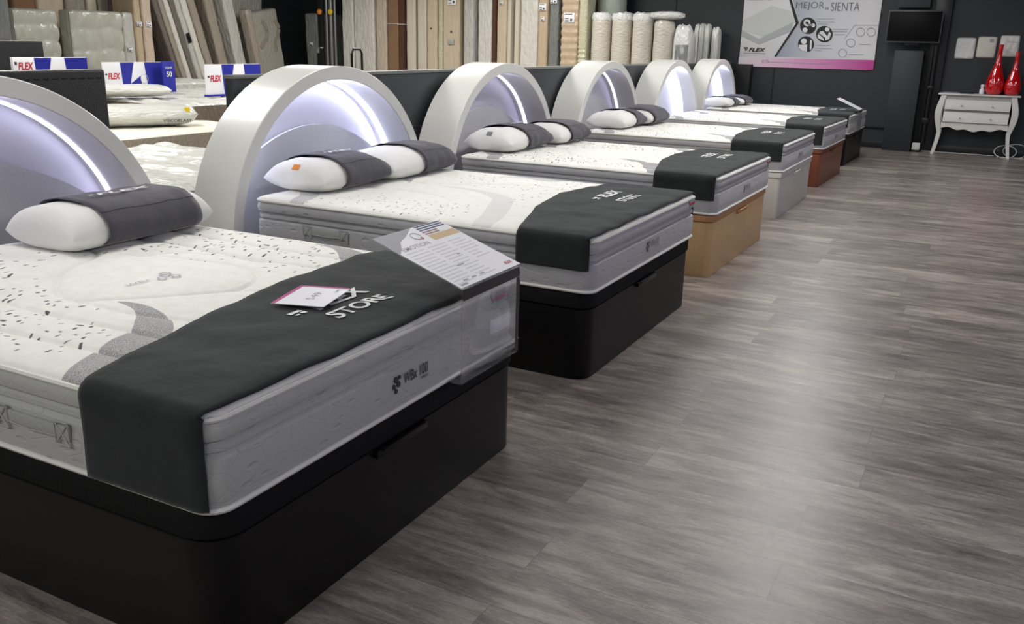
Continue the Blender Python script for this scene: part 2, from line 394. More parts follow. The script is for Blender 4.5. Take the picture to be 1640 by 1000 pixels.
def make_base(i, body, lid, label, loc, rz, corner=.085, lidh=.06):
    t = thing('storage_bed_base', label, 'bed base', loc, rz, 'storage bed bases along the aisle')
    H = loc_h[i]
    o = rr_points(-LEN, -.012, .0, WID, corner, .02)
    obj('box_body', loft(NB(), o, [(.002, 0), (0, .003), (0, H-lidh-.008), (.006, H-lidh-.004)]), body, t)
    o2 = rr_points(-LEN, -.004, -.004, WID+.004, corner, .02)
    obj('lid', loft(NB(), o2, [(.012, H-lidh-.003), (.0, H-lidh+.004), (0, H-.012), (.004, H-.004), (.012, H-.001), (.05, H-.001)]), lid, t)
    # lift handle: a pull plate under the lid edge with a lug
    bm = bx(-.014, .006, .60, .86, H-lidh-.030, H-lidh-.006, .003)
    box(bm, -.010, .014, .62, .84, H-lidh-.012, H-lidh-.004, .002)
    hm = METALDARK if i in (0, 1, 5) else lid
    obj('lift_handle', bm, hm, t)
    return t
loc_h = [b[3] for b in BEDS]
base_specs = [
    (BLACKWOOD, BLACKMESH, 'black storage bed base nearest the camera, under the mattress with the price card', .10, .075),
    (BLACKWOOD, BLACKMESH, 'black storage bed base between the nearest bed and the pale oak base', .085, .07),
    (OAK, OAKLID, 'pale oak storage bed base with a darker lid edge, third along the aisle', .06, .045),
    (WHITEWOOD, WHITEWOOD, 'white storage bed base between the oak base and the reddish cherry base', .03, .05),
    (CHERRY, CHERRYLID, 'reddish cherry wood storage bed base beyond the white one', .03, .045),
    (BLACKWOOD, BLACKWOOD, 'black storage bed base farthest away, by the dark back wall', .03, .045)]
for i, (x, y, a, h) in enumerate(BEDS):
    bd, ld, lb, co, lh = base_specs[i]
    make_base(i, bd, ld, lb, (x, y, 0), a, co, lh)

# --- mattress top field
RC = .055
def edge_d(u, v):
    """distance inside the rounded rectangle outline (numpy)"""
    cx, cy = LEN/2, WID/2
    qx = np.abs(u-cx)-(cx-RC); qy = np.abs(v-cy)-(cy-RC)
    return RC-(np.sqrt(np.maximum(qx, 0)**2+np.maximum(qy, 0)**2)+np.minimum(np.maximum(qx, qy), 0))
def top_z(u, v):
    d = np.clip(edge_d(u, v), 0, .06)/.06
    return TH-.020+.020*np.sqrt(np.clip(1-(1-d)**2, 0, 1))
def seg_sdf(U, V, pts, widths):
    best = np.full(U.shape, 9.)
    for (a, b_), (wa, wb) in zip(zip(pts, pts[1:]), zip(widths, widths[1:])):
        dx, dy = b_[0]-a[0], b_[1]-a[1]; L2 = dx*dx+dy*dy
        t = np.clip(((U-a[0])*dx+(V-a[1])*dy)/L2, 0, 1)
        d = np.hypot(U-a[0]-t*dx, V-a[1]-t*dy)-(wa+(wb-wa)*t)
        best = np.minimum(best, d)
    return best
def smooth_path(pts, w, n=8):
    P, Wd = [], []
    for i in range(len(pts)-1):
        p0 = pts[max(i-1, 0)]; p1 = pts[i]; p2 = pts[i+1]; p3 = pts[min(i+2, len(pts)-1)]
        for k in range(n):
            t = k/n
            P.append(tuple(.5*((2*p1[j])+(-p0[j]+p2[j])*t+(2*p0[j]-5*p1[j]+4*p2[j]-p3[j])*t*t+(-p0[j]+3*p1[j]-3*p2[j]+p3[j])*t**3) for j in (0, 1)))
            Wd.append(w[i]+(w[i+1]-w[i])*t)
    P.append(pts[-1]); Wd.append(w[-1]); return P, Wd
HEX = [(1.30, .60), (1.43, .84), (1.34, .98), (.86, 1.03), (.70, .80), (1.02, .46)]
def quilt_mesh(kind):
    du = .0065; nu = int(LEN/du); nv = int(WID/du)
    u = np.linspace(0, LEN, nu+1); v = np.linspace(0, WID, nv+1); U, V = np.meshgrid(u, v, indexing='ij')
    # pull the corners in to the rounded outline
    d = edge_d(U, V); U2, V2 = U.copy(), V.copy()
    for su in (0, 1):
        for sv in (0, 1):
            cx = RC if su == 0 else LEN-RC; cy = RC if sv == 0 else WID-RC
            m_ = ((U < RC) if su == 0 else (U > LEN-RC)) & ((V < RC) if sv == 0 else (V > WID-RC))
            dx, dy = U-cx, V-cy; r = np.hypot(dx, dy)+1e-9; mx = np.maximum(np.abs(dx), np.abs(dy))
            U2 = np.where(m_, cx+dx/r*mx, U2); V2 = np.where(m_, cy+dy/r*mx, V2)
    U, V = U2, V2
    rs = np.random.RandomState(3 if kind == 1 else 5)
    Z = top_z(U, V)
    def groove(dist, w=.012, depth=.006): return -depth*np.exp(-(dist/w)**2)
    band = np.full(U.shape, 9.); soft = np.full(U.shape, 9.)
    inner = np.clip(edge_d(U, V)/.06, 0, 1)
    if kind == 1:
        A = [(.88, .50), (.76, .485), (.64, .42), (.555, .33), (.515, .22), (.455, .10), (.41, .0)]; wA = [.004, .022, .048, .062, .064, .06, .055]
        A2 = [(p[0]+.02, p[1]+.95) for p in A]
        C1 = [(1.86, .28), (1.74, .22), (1.66, .12), (1.63, .0)]; wC = [.02, .05, .05, .05]
        for P, w in ((A, wA), (A2, wA), (C1, wC), ([(p[0], p[1]+.95) for p in C1], wC)):
            pp, ww = smooth_path(P, w); band = np.minimum(band, seg_sdf(U, V, pp, ww))
        for v0 in (.17, .33, 1.17, 1.33):
            m_ = 1/(1+np.exp(-(U-.45)/.01)); Z += groove(V-v0-.01*np.sin(U*5), .009, .012)*m_*inner
            Z += groove(V-v0-.01*np.sin(U*5), .055, .008)*m_*inner
        hx = HEX+[HEX[0]]; pp, ww = smooth_path(hx, [0]*7, 6); dh = seg_sdf(U, V, pp, ww); Z += groove(dh, .009, .010)+groove(dh, .05, .007)
        for P in ([(1.9, .42), (1.55, .47), (1.30, .60)], [(1.43, .84), (1.55, .93), (1.9, .9)], [(1.34, .98), (1.2, 1.1), (.9, 1.15)], [(.45, .5), (.8, .44), (1.02, .46)], [(.7, .8), (.5, .9), (.45, 1.2)], [(1.55, .93), (1.5, 1.15), (1.9, 1.1)]):
            pp, ww = smooth_path(P, [0]*3, 6); dd_ = seg_sdf(U, V, pp, ww); Z += groove(dd_, .010, .008)+groove(dd_, .05, .006)
        regions = [(.62, 1.85, .02, .44, 250), (.66, 1.5, 1.02, 1.48, 170), (1.45, 1.86, .40, 1.05, 60), (1.0, 1.45, .98, 1.2, 22), (1.2, 1.5, .42, .55, 14), (.95, 1.3, .40, .47, 8)]
    else:
        A = [(.55, .02), (.60, .20), (.70, .45), (.80, .66), (1.0, .80), (1.16, .83), (1.3, .86)]; wA = [.05, .055, .06, .055, .03, .02, .004]
        pp, ww = smooth_path(A, wA); soft = np.minimum(soft, seg_sdf(U, V, pp, ww))
        for P, w in (([(1.52, .86), (1.6, .98), (1.62, 1.12), (1.7, 1.25), (1.78, 1.35)], [.004, .03, .045, .05, .03]), ([(1.62, .0), (1.64, .1), (1.70, .2), (1.8, .26)], [.045, .05, .05, .02]), ([(.75, 1.49), (.9, 1.40), (1.05, 1.42), (1.2, 1.35)], [.04, .04, .03, .005])):
            pp, ww = smooth_path(P, w); band = np.minimum(band, seg_sdf(U, V, pp, ww))
        for P in ([(1.9, .5), (1.5, .62), (1.1, .55), (.9, .3), (.8, 0)], [(1.9, 1.0), (1.4, .92), (1.1, 1.1), (.8, 1.2), (.5, 1.1)], [(1.5, .62), (1.45, .9)]):
            pp, ww = smooth_path(P, [0]*len(P), 6); dd_ = seg_sdf(U, V, pp, ww); Z += groove(dd_, .012, .007)+groove(dd_, .06, .005)
        regions = [(.75, 1.6, .02, .42, 130), (.62, 1.4, .92, 1.46, 150), (.52, .78, .5, .9, 26), (1.6, 1.86, .05, .4, 12)]
    sk = 1.0 if kind == 1 else .85
    speck = np.full(U.shape, 9.); used = []
    for (u0, u1, v0, v1, n) in regions:
        cl = [(rs.uniform(u0, u1), rs.uniform(v0, v1)) for _ in range(max(2, n//9))]
        for _ in range(n):
            if rs.rand() < .6:
                c = cl[rs.randint(len(cl))]; pu = c[0]+rs.randn()*.07; pv = c[1]+rs.randn()*.06
            else: pu = rs.uniform(u0, u1); pv = rs.uniform(v0, v1)
            if not (u0 <= pu <= u1 and v0 <= pv <= v1): continue
            if any((pu-a_)**2+((pv-b_)*.7)**2 < .021**2 for a_, b_ in used): continue
            used.append((pu, pv))
            an = rs.randn()*.35+(PI/2 if rs.rand() < .2 else 0); ln = rs.uniform(.003, .0085)*(1.4 if rs.rand() < .3 else 1)*sk; wd = rs.uniform(.0036, .0066)*sk
            i0, i1 = int((pu-.03)/du), int((pu+.03)/du)+1; j0, j1 = int((pv-.03)/du), int((pv+.03)/du)+1
            i0 = max(i0, 0); j0 = max(j0, 0)
            su, sv = U[i0:i1, j0:j1], V[i0:i1, j0:j1]
            # dashes lie across the bed
            a = (pu-math.sin(an)*ln, pv-math.cos(an)*ln); b_ = (pu+math.sin(an)*ln, pv+math.cos(an)*ln)
            speck[i0:i1, j0:j1] = np.minimum(speck[i0:i1, j0:j1], seg_sdf(su, sv, [a, b_], [wd, wd*.7]))
    speck = np.where(band < .004, 9., speck)
    rs2 = np.sin(U*23+V*5)*np.sin(V*19-U*4)
    Z += .0012*rs2*inner
    me = D.meshes.new('quilted_top')
    n = U.size; me.vertices.add(n)
    co = np.stack([-U, V, Z], -1).reshape(-1).astype(np.float32); me.vertices.foreach_set('co', co)
    idx = np.arange(n).reshape(U.shape)
    q = np.stack([idx[:-1, :-1], idx[:-1, 1:], idx[1:, 1:], idx[1:, :-1]], -1).reshape(-1, 4)
    me.loops.add(q.size); me.loops.foreach_set('vertex_index', q.reshape(-1).astype(np.int32))
    me.polygons.add(len(q)); me.polygons.foreach_set('loop_start', np.arange(0, q.size, 4, dtype=np.int32))
    me.update(calc_edges=True); me.validate()
    for nm, ar in (('band', band), ('soft', soft), ('speck', speck)):
        at = me.attributes.new(nm, 'FLOAT', 'POINT'); at.data.foreach_set('value', np.clip(ar, -.05, .05).reshape(-1).astype(np.float32))
    return me

def surf_text(bm, cu, cv, lift, zf=None, rot=0, flip=False):
    """lay flat lettering on the top of a mattress: letters face the foot end"""
    c, s = math.cos(rot), math.sin(rot)
    bmesh.ops.triangulate(bm, faces=bm.faces)
    def f(p):
        x, y = p.x*c-p.y*s, p.x*s+p.y*c
        return (-(cu+y), cv+x, (zf(cu+y, cv+x) if zf else TH)+lift)
    return mapv(bm, f)

def mattress(i, kind, sidem, label):
    x, y, a, h = BEDS[i]
    t = thing('mattress', label, 'mattress', (x, y, h), a, 'display mattresses on the storage bases')
    o = rr_points(-LEN, 0, 0, WID, RC, RC)
    if kind == 1:
        prof = [(.012, .001), (.003, .008), (.0, .016), (-.005, .05), (-.008, .09), (-.003, .134), (.010, .146), (.001, .152), (.001, .165), (.010, .172), (-.003, .181), (-.008, .200), (-.003, .220), (.007, .232)]
    else:
        prof = [(.012, .001), (.003, .008), (.0, .016), (-.004, .05), (-.006, .09), (-.003, .128), (.013, .138), (.002, .145), (.002, .160), (.013, .168), (-.004, .179), (-.009, .200), (-.002, .222), (.006, .232)]
    obj('border', loft(NB(), o, prof, (True, False)), sidem, t)
    me = quilt_cache.get(kind)
    if me is None: me = quilt_cache[kind] = quilt_mesh(kind)
    q = obj('quilted_top', me, QUILT if kind == 1 else QUILT2, t)
    for z in (TH-.022, .010):
        off = -.002
        n = len(o); path = []
        for k in range(n):
            A = Vector(o[k-1]); B = Vector(o[(k+1) % n]); tt = (B-A).normalized()
            path.append((o[k][0]+tt.y*(-off), o[k][1]-tt.x*(-off), z))
        obj('piping', tube(NB(), path, .0075, 6, True), PIPING, t)
    # carry handles stitched on the near and far sides
    for u0 in (.59, 1.43):
        bm = NB(); z0, z1 = .075, .135; yy = -.010
        box(bm, -u0-.14, -u0+.14, yy-.003, yy+.004, z0+.012, z1-.010, .002)
        for s in (-1, 1):
            cx = -u0+s*.115
            for a0, b0 in (((cx-.025, z0), (cx+.025, z1)), ((cx-.025, z1), (cx+.025, z0)), ((cx-.025, z0), (cx+.025, z0)), ((cx-.025, z1), (cx+.025, z1)), ((cx-.025, z0), (cx-.025, z1)), ((cx+.025, z0), (cx+.025, z1))):
                tube(bm, [(a0[0], yy-.004, a0[1]), (b0[0], yy-.004, b0[1])], .0022, 5)
        tube(bm, [(-u0-.09, yy-.005, z0+.02), (-u0, yy-.007, z0+.016), (-u0+.09, yy-.005, z0+.02)], .002, 5)
        obj('carry_handle', bm, HANDLE, t)
    # embroidered mark on the foot end
    parts = []
    tx = text_bm('WBx 100', .125, .034, .012, .1); parts.append(mapv(tx, lambda p: (.0105, .79+p.x, .098+p.y)))
    tx = text_bm('visco', .04, .012, .01); parts.append(mapv(tx, lambda p: (.0115, .835+p.x, .074+p.y)))
    bm = NB()
    for (dy, dz, r) in ((.69, .106, .010), (.700, .090, .009), (.678, .088, .008), (.688, .072, .007), (.706, .110, .006)):
        prism(bm, [(dy+r*math.cos(k*PI/4), dz+r*math.sin(k*PI/4)) for k in range(8)], .007, .0110, 'x')
    parts.append(bm)
    obj('embroidered_mark', merge(parts), DARKPRINT if i == 0 else EMBO, t, smooth=False)
    # sewn fabric tag near the far foot corner
    if i in (0, 1, 2):
        v0 = 1.245 if i == 0 else 1.34
        bm = NB()
        prism(bm, [(v0, TH-.020), (v0+.10, TH-.020), (v0+.098, TH-.040), (v0+.004, TH-.042)], .004, .010, 'x', 0)
        prism(bm, [(v0+.004, TH-.042), (v0+.098, TH-.040), (v0+.095, TH-.054), (v0+.007, TH-.056)], .004, .011, 'x', 1)
        prism(bm, [(v0+.007, TH-.056), (v0+.095, TH-.054), (v0+.094, TH-.060), (v0+.008, TH-.062)], .004, .011, 'x', 2)
        obj('sewn_tag', bm, [GREYP, RED if i else MAGTAG, TEALP], t, smooth=False)
    if i == 0:
        obj('care_label', bx(.006, .0115, 1.24, 1.375, .085, .135, .001), PAPER, t)
        # woven emblem on the top
        bm = NB()
        for (cu, cv, ru, rv) in ((1.0, .79, .022, .02), (.965, .745, .018, .016), (.95, .79, .018, .016)):
            ring = []
            for k in range(20):
                an = 2*PI*k/20; ring.append((cu+ru*math.cos(an), cv+rv*math.sin(an)))
            for k in range(20):
                p0, p1 = ring[k], ring[(k+1) % 20]
                q0 = (cu+(p0[0]-cu)*.55, cv+(p0[1]-cv)*.55); q1 = (cu+(p1[0]-cu)*.55, cv+(p1[1]-cv)*.55)
                bm.faces.new([bm.verts.new((-p[0], p[1], TH+.0045)) for p in (p0, p1, q1, q0)])
        tx = surf_text(text_bm('WBx', .09, .022, .0, .1), .985, .665, .0045)
        obj('woven_emblem', merge([bm, tx]), GREYP, t, smooth=False)
    return t
quilt_cache = {}
HANDLE = mat('grey_webbing', (166, 168, 165), .6, bump=.4, bscale=200); EMBO = mat('grey_embroidery', (120, 120, 124), .6); MAGTAG = mat('magenta_tag', (170, 60, 110), .6)
msp = [
    (1, SIDE, 'white quilted mattress nearest the camera, hexagon quilting, under the lectern style sign'),
    (2, SIDE2, 'white mattress with grey satin sides on the second black base, two pillows on it'),
    (1, SIDE2, 'white quilted mattress lying on the pale oak base'),
    (1, SIDE2, 'white quilted mattress lying on the white base'),
    (1, SIDE2, 'white quilted mattress lying on the reddish cherry base, no pillows on it'),
    (1, SIDE, 'white quilted mattress farthest away, on the black base by the back wall')]
for i, (k, sm, lb) in enumerate(msp): mattress(i, k, sm, lb)

# --- charcoal foot runners
def runner(i, hang_near, hang_far, label, txt_v=.93, edge=(.42, .50, .62, .60, .52), txt_u=(.17, .29), txt_w=.27, seed=0):
    x, y, a, h = BEDS[i]
    t = thing('bed_runner', label, 'bed runner', (x, y, h), a, 'charcoal runners across the foot of the beds')
    th = .004; r = .04
    # path across the bed: near hem, up, over, down
    path = []
    n1 = 14
    for k in range(n1): path.append((-.016, TH-r-hang_near*(1-k/n1)))
    for k in range(7): an = PI-k*PI/12; path.append((-.016+r+r*math.cos(an), TH+.006-r+r*math.sin(an)))
    n2 = 64; v0, v1 = path[-1][0], WID+.016-r
    for k in range(1, n2): path.append((v0+(v1-v0)*k/n2, TH+.006))
    for k in range(7): an = PI/2-k*PI/12; path.append((WID+.016-r+r*math.cos(an), TH+.006-r+r*math.sin(an)))
    for k in range(1, n1+1): path.append((WID+.016, TH-r-hang_far*k/n1))
    n = len(path); S_ = [0]
    for k in range(1, n): S_.append(S_[-1]+math.dist(path[k-1], path[k]))
    tot = S_[-1]
    vv = [-hang_near, 0, WID*.35, WID*.65, WID, WID+hang_far]
    def hu(v):
        xs = [-.25, .05, .55, 1.0, 1.45, 1.8]; ys = [edge[0], edge[0], edge[1], edge[2], edge[3], edge[4]]
        return float(np.interp(v, xs, ys))
    nu = 26
    def wave(u, s): return nz(u*7+seed, s*7, 1, 1)*.007+nz(u*18, s*15+seed, 2, 1)*.0022+nz(u*3, s*9+seed, 5)*.004
    s_top = S_[n1+6]-hang_near
    def cloth_z(u, v): return TH+.006+max(-.003, wave(u, s_top+v-v0)+.004)*.9-TH+TH
    def f(iu, j):
        v, z = path[j]; s = S_[j]-hang_near
        U = hu(s); e = iu/nu; cv_ = min(max(v, 0), WID); ec = min(cv_, WID-cv_); u0_ = .006+.008*max(0, 1-ec/.06)**2; u = u0_+e*(U-u0_)
        top = 1 if 7+n1 <= j <= n-n1-8 else 0
        w = wave(u, s)
        if top:
            zz = z+max(-.003, w+.004)*.9
            if u < .05: zz -= .014*(1-u/.05)**2
            return (-u, v, zz)
        # follow the mattress corner near the foot
        k = 0
        if u < RC and (j < n1+3 or j > n-n1-4): k = RC-math.sqrt(max(0, RC*RC-(RC-u)**2))
        sg = 1 if v < WID/2 else -1
        out = -abs(w)*.8*sg
        dz = -.010*(1-u/.05)**2 if u < .05 else 0
        return (-u, v+sg*k*.8+out, z+dz*min(1, max(0, (j-n1)/7) if v < WID/2 else max(0, (n-n1-j)/7)))
    bm = NB(); V = [[bm.verts.new(f(iu, j)) for j in range(n)] for iu in range(nu+1)]
    for iu in range(nu):
        for j in range(n-1): bm.faces.new((V[iu][j], V[iu][j+1], V[iu+1][j+1], V[iu+1][j]))
    o = obj('cloth', bm, RUNNER, t); solid(o, th, 0)
    # printed lettering
    P = [surf_text(text_bm('STORE', txt_w, .062, .022), txt_u[0], txt_v, .0055, cloth_z),
         surf_text(text_bm('FLEX', txt_w*.95, .070, .030, .18), txt_u[1], txt_v+.03, .0055, cloth_z)]
    bm = NB()
    for (dx, dy, w, hh) in ((0, .012, .05, .018), (.012, -.012, .018, .016), (-.016, -.014, .014, .01)):
        bm.faces.new([bm.verts.new(q) for q in ((dx-w/2, dy-hh/2, 0), (dx+w/2, dy-hh/2, 0), (dx+w/2, dy+hh/2, 0), (dx-w/2, dy+hh/2, 0))])
    P.append(surf_text(bm, txt_u[1]+.0, txt_v-txt_w*.58, .0055, cloth_z))
    obj('lettering', merge(P), LETTER, t, smooth=False)
    return t
runner(0, .197, .10, 'dark charcoal runner on the nearest bed, hanging to the base, price card lying on it', .80, (.39, .52, .60, .60, .5), (.195, .30), .27, 0)
runner(1, .105, .105, 'dark charcoal runner on the second bed, over grey satin mattress sides', 1.02, (.36, .52, .60, .52, .46), (.23, .35), .25, 3)
runner(2, .115, .05, 'dark charcoal runner across the foot of the bed with the oak base', 1.0, (.42, .55, .60, .55, .48), (.23, .35), .25, 7)
runner(3, .115, .08, 'dark charcoal runner across the foot of the bed with the white base', .85, (.46, .55, .58, .5, .44), (.23, .35), .25, 11)
runner(4, .16, .08, 'dark charcoal runner across the foot of the bed with the cherry base', .85, (.42, .52, .56, .5, .44), (.23, .35), .25, 17)
runner(5, .12, .10, 'dark charcoal runner on the farthest bed under a small tilted sign', .85, (.40, .50, .54, .5, .44), (.23, .35), .25, 23)

# --- pillows with charcoal sleeves
def pillow(bed, uc, vc, lu, lv, hh, sleeve, label, rz=0., square=3.0, text=True, badge=None, seed=0, tilt=0):
    x, y, a, h = BEDS[bed]
    ca, sa = math.cos(a), math.sin(a)
    px, py = x+(-uc)*ca-vc*sa, y+(-uc)*sa+vc*ca
    t = thing('pillow', label, 'pillow', (px, py, h+TH+.004), a+rz, 'pillows with charcoal sleeves')
    t.rotation_euler = (0, tilt, a+rz)
    A, B = lu/2, lv/2
    def prof(p, q, s=1.0):   # upper thickness at normalised (p across, q along)
        return (max(0, 1-abs(p)**3.0))**.5*(max(0, 1-abs(q)**(square*1.7)))**.42
    zc = hh*.36
    bm = NB(); n1, n2 = 26, 34
    def pos(i, j, top):
        p = math.sin((i/n1-.5)*PI); q = math.sin((j/n2-.5)*PI)
        pin = 1-.06*(1-abs(abs(p)-abs(q)))*0
        k = prof(p, q); w = nz(p*2.2+seed, q*2.2, seed)*.10*k
        z = zc+(hh*.64*(k+w) if top else -hh*.36*min(1, k*1.25))
        pa = p*(1-.07*(1-abs(q)**2))if abs(p) > .9 else p
        return (p*A*(1-.05*(abs(q)**6)), q*B*(1-.04*(1-p*p)*0-.03*(1-abs(p)**4)*0), z)
    T = {}
    for i in range(n1+1):
        for j in range(n2+1):
            edge = i in (0, n1) or j in (0, n2)
            v = bm.verts.new(pos(i, j, True)); T[i, j, 1] = v; T[i, j, 0] = v if edge else bm.verts.new(pos(i, j, False))
    for i in range(n1):
        for j in range(n2):
            for s in (1, 0):
                vs = [T[i, j, s], T[i+1, j, s], T[i+1, j+1, s], T[i, j+1, s]]
                try: bm.faces.new(vs if s else vs[::-1])
                except ValueError: pass
    obj('case', bm, PILLOW, t)
    # seam on the two short ends
    for s in (-1, 1): obj('end_seam', tube(NB(), [(p*A*.9, s*B*(.975+.03*(1-p*p)*0), zc) for p in np.linspace(-1, 1, 9)], .0025, 5), PILLOW, t)
    if sleeve:
        q0, q1 = sleeve; bm = NB(); ns = 36; nl = 14; rings = []
        def sp(k, q):
            th = 2*PI*k/ns; c, s = math.cos(th), math.sin(th)
            kq = (max(.25, 1-abs(q)**(square*1.7)))**.42
            X = (A+.010)*math.copysign(abs(c)**.72, c); rad = abs(s)**.86
            f = nz(X*9+seed, q*5, s*2)*.006+nz(X*22, q*16+seed, 1)*.0035
            if s >= 0: z = zc+(hh*.64*kq*(1.04)+.007)*rad+f
            else: z = max(zc-(hh*.36*min(1, kq*1.2)+.003)*rad, .0015)
            # the sleeve stands out on the foot side like a soft box
            if c > .5 and s < .35: X += .006*(1-abs(s))+f
            return (X, q*B, z)
        for l in range(nl+1):
            q = q0+(q1-q0)*l/nl; rings.append([bm.verts.new(sp(k, q)) for k in range(ns)])
        for Aq, Bq in zip(rings, rings[1:]):
            for k in range(ns): bm.faces.new((Aq[k], Aq[(k+1) % ns], Bq[(k+1) % ns], Bq[k]))
        so = obj('sleeve', bm, SLEEVE, t); solid(so, .0025, 1)
        if text:
            qm = (q0+q1)/2; w = min(.26, abs(q1-q0)*B*.75)
            bmt = text_bm('FLEX', w, .034, .025, .18); bmt.faces.new([bmt.verts.new(q) for q in ((-w/2-.03, .0, 0), (-w/2-.008, .0, 0), (-w/2-.008, .012, 0), (-w/2-.03, .012, 0))]); bmesh.ops.triangulate(bmt, faces=bmt.faces)
            def ft(p):
                X = .035-p.y; q = qm+p.x/B
                kq = (max(.25, 1-abs(q)**(square*1.7)))**.42
                cc = min(1, abs(X)/(A+.01)); c = cc**(1/.72); s = math.sqrt(max(0, 1-c*c))
                return (X, q*B, zc+(hh*.64*kq*1.04+.007)*s**.86+.012)
            obj('lettering', mapv(bmt, ft), LETTER, so, smooth=False)
        # under edge seam on the foot side
        path = [sp(ns/36*4.2, q0+(q1-q0)*l/nl) for l in range(nl+1)]
        obj('sleeve_seam', tube(NB(), [(p[0]+.004, p[1], p[2]+.001) for p in path], .002, 5), SLEEVE, so)
    if badge:
        m_, dy, dz = badge
        q = -1+.12
        k = prof(.1, -.93)
        bm = bx(-.022, .022, -B*.955, -B*.88, 0, .002)
        for v in bm.verts:
            qq = v.co.y/B; v.co.z += zc+hh*.64*prof(v.co.x/A, qq)*1.03+.003
        obj('label', bm, m_, t)
    return t
PGREY = mat('grey_badge', (120, 122, 126), .6)
pillow(0, 1.66, 1.14, .39, .69,   .155, (-.60, .74), 'pillow on the nearest bed, white ends out of a wide charcoal sleeve', .03, 8, True, None, 1)
pillow(1, 1.80, .48, .42, .60, .165, (-.42, 1.0), 'near pillow of the second bed, orange label on its white end', .04, 2.6, True, (ORANGE, 0, 0), 2)
pillow(1, 1.78, 1.13, .42, .72, .165, (-.12, .93), 'far pillow of the second bed, white half beside the charcoal sleeve', .04, 3.0, False, None, 3)
pillow(2, 1.80, .56, .42, .70, .165, (-.25, .98), 'near pillow of the oak base bed, small grey mark on its white end', .03, 3.0, True, (PGREY, 0, 0), 4)
pillow(2, 1.76, 1.28, .42, .62, .155, (-.45, .95), 'far pillow of the oak base bed, mostly in its charcoal sleeve', .05, 2.6, False, None, 5)
pillow(3, 1.78, .56, .42, .62, .155, (.05, .98), 'near pillow of the white base bed, plain white half towards the camera', .03, 3.0, True, None, 6)
pillow(3, 1.74, 1.20, .42, .62, .165, (-.85, .95), 'far pillow of the white base bed, all but its ends in charcoal', .05, 2.8, False, None, 7)
pillow(5, 1.82, .42, .40, .60, .12, (.0, .98), 'near pillow of the farthest bed, white half towards the camera', .03, 3.0, False, None, 8)
pillow(5, 1.78, 1.06, .40, .60, .12, (-.8, .70), 'far pillow of the farthest bed, charcoal sleeve with both ends white', .03, 2.4, False, None, 9)

# --- arched headboards with led lighting
def arch_pts(R, cz, n=40, z0=0):
    out = [(-R, z0)]
    if cz > z0+.01:
        for k in range(1, 4): out.append((-R, z0+(cz-z0)*k/4))
    for k in range(n+1):
        a = PI-PI*k/n; out.append((R*math.cos(a), cz+R*math.sin(a)))
    if cz > z0+.01:
        for k in range(3, 0, -1): out.append((R, z0+(cz-z0)*k/4))
    out.append((R, z0)); return out
def ring_solid(Ro, Ri, cz, x0, x1, n=48, bev=.004):
    bm = NB(); O = arch_pts(Ro, cz, n); I = arch_pts(Ri, cz, n)
    # rounded rim section: four corners, softened at the front
    def sec(o, i):
        o = Vector(o); i = Vector(i); d = (i-o); d.normalize()
        return [(x0, o), (x1-bev, o), (x1, o+d*bev), (x1, i-d*bev), (x1-bev, i), (x0, i)]
    R = [[bm.verts.new((x, p.x, p.y)) for x, p in sec(o, i)] for o, i in zip(O, I)]
    for A, B in zip(R, R[1:]):
        for k in range(6): bm.faces.new((A[k], A[(k+1) % 6], B[(k+1) % 6], B[k]))
    bm.faces.new(R[0][::-1]); bm.faces.new(R[-1]); return bm
def headboard(i, ledm, label, depth=.29, ledx=(-.235, -.215), cushion=True, ledw=None):
    x, y, a, h = BEDS[i]
    hx, hy = x-1.912*math.cos(a)-.747*math.sin(a), y-1.912*math.sin(a)+.747*math.cos(a)
    t = thing('arched_headboard', label, 'headboard', (hx, hy, 0), a, 'white arched headboards with led arcs')
    RO, RI, cz = .9, .825, .39
    obj('arch_shell', ring_solid(RO, RI, cz, -depth, 0), SHELL, t)
    bm = NB(); prism(bm, arch_pts(RI+.03, cz, 48), -depth+.002, -depth+.02, 'x')
    obj('back_panel', bm, SHELLIN, t)
    if cushion:
        pts = [(-RI+.003, .0)] + [(yy, .948-(yy-.03)**2/1.9) for yy in np.linspace(-RI+.003, RI-.003, 36)] + [(RI-.003, .0)]
        pts = [(p, min(z, cz+math.sqrt(max(0, (RI-.003)**2-p*p)) if z > cz else z)) for p, z in pts]
        bm = NB(); prism(bm, pts, -.252, -.236, 'x')
        obj('padded_panel', bm, CUSHION, t)
    # led strip on the inner face of the arch, above the padded panel
    bm = NB(); l0, l1 = ledx; n = 44; R_ = []
    for k in range(n+1):
        an = math.radians(8+164*k/n); ring = []
        for xx, rr in ((l0, RI+.004), (l1, RI+.004), (l1, RI-.005), (l0, RI-.005)): ring.append(bm.verts.new((xx, rr*math.cos(an), cz+rr*math.sin(an))))
        R_.append(ring)
    for A, B in zip(R_, R_[1:]):
        for k in range(4): bm.faces.new((A[k], A[(k+1) % 4], B[(k+1) % 4], B[k]))
    bm.faces.new(R_[0][::-1]); bm.faces.new(R_[-1])
    obj('led_strip', bm, ledm, t)
    return t
headboard(0, LED_A, 'white arched headboard nearest the camera, lilac inside, cut by the left frame edge', ledx=(-.228, -.200))
headboard(1, LED_B, 'second white arched headboard, bright bluish arc, behind the pillow with the orange label', ledx=(-.232, -.192))
headboard(2, LED_C, 'white arched headboard of the bed with the oak base, greyish lilac inside', ledx=(-.228, -.202))
headboard(3, LED_C, 'white arched headboard of the bed with the white base, thin light arc', ledx=(-.226, -.204))
headboard(4, LED_D, 'white arched headboard of the bed with the cherry base, glowing almost white', ledx=(-.262, -.18), cushion=False)
headboard(5, LED_D, 'white arched headboard of the farthest bed, glowing white beside the dark wall', ledx=(-.262, -.18), cushion=False)

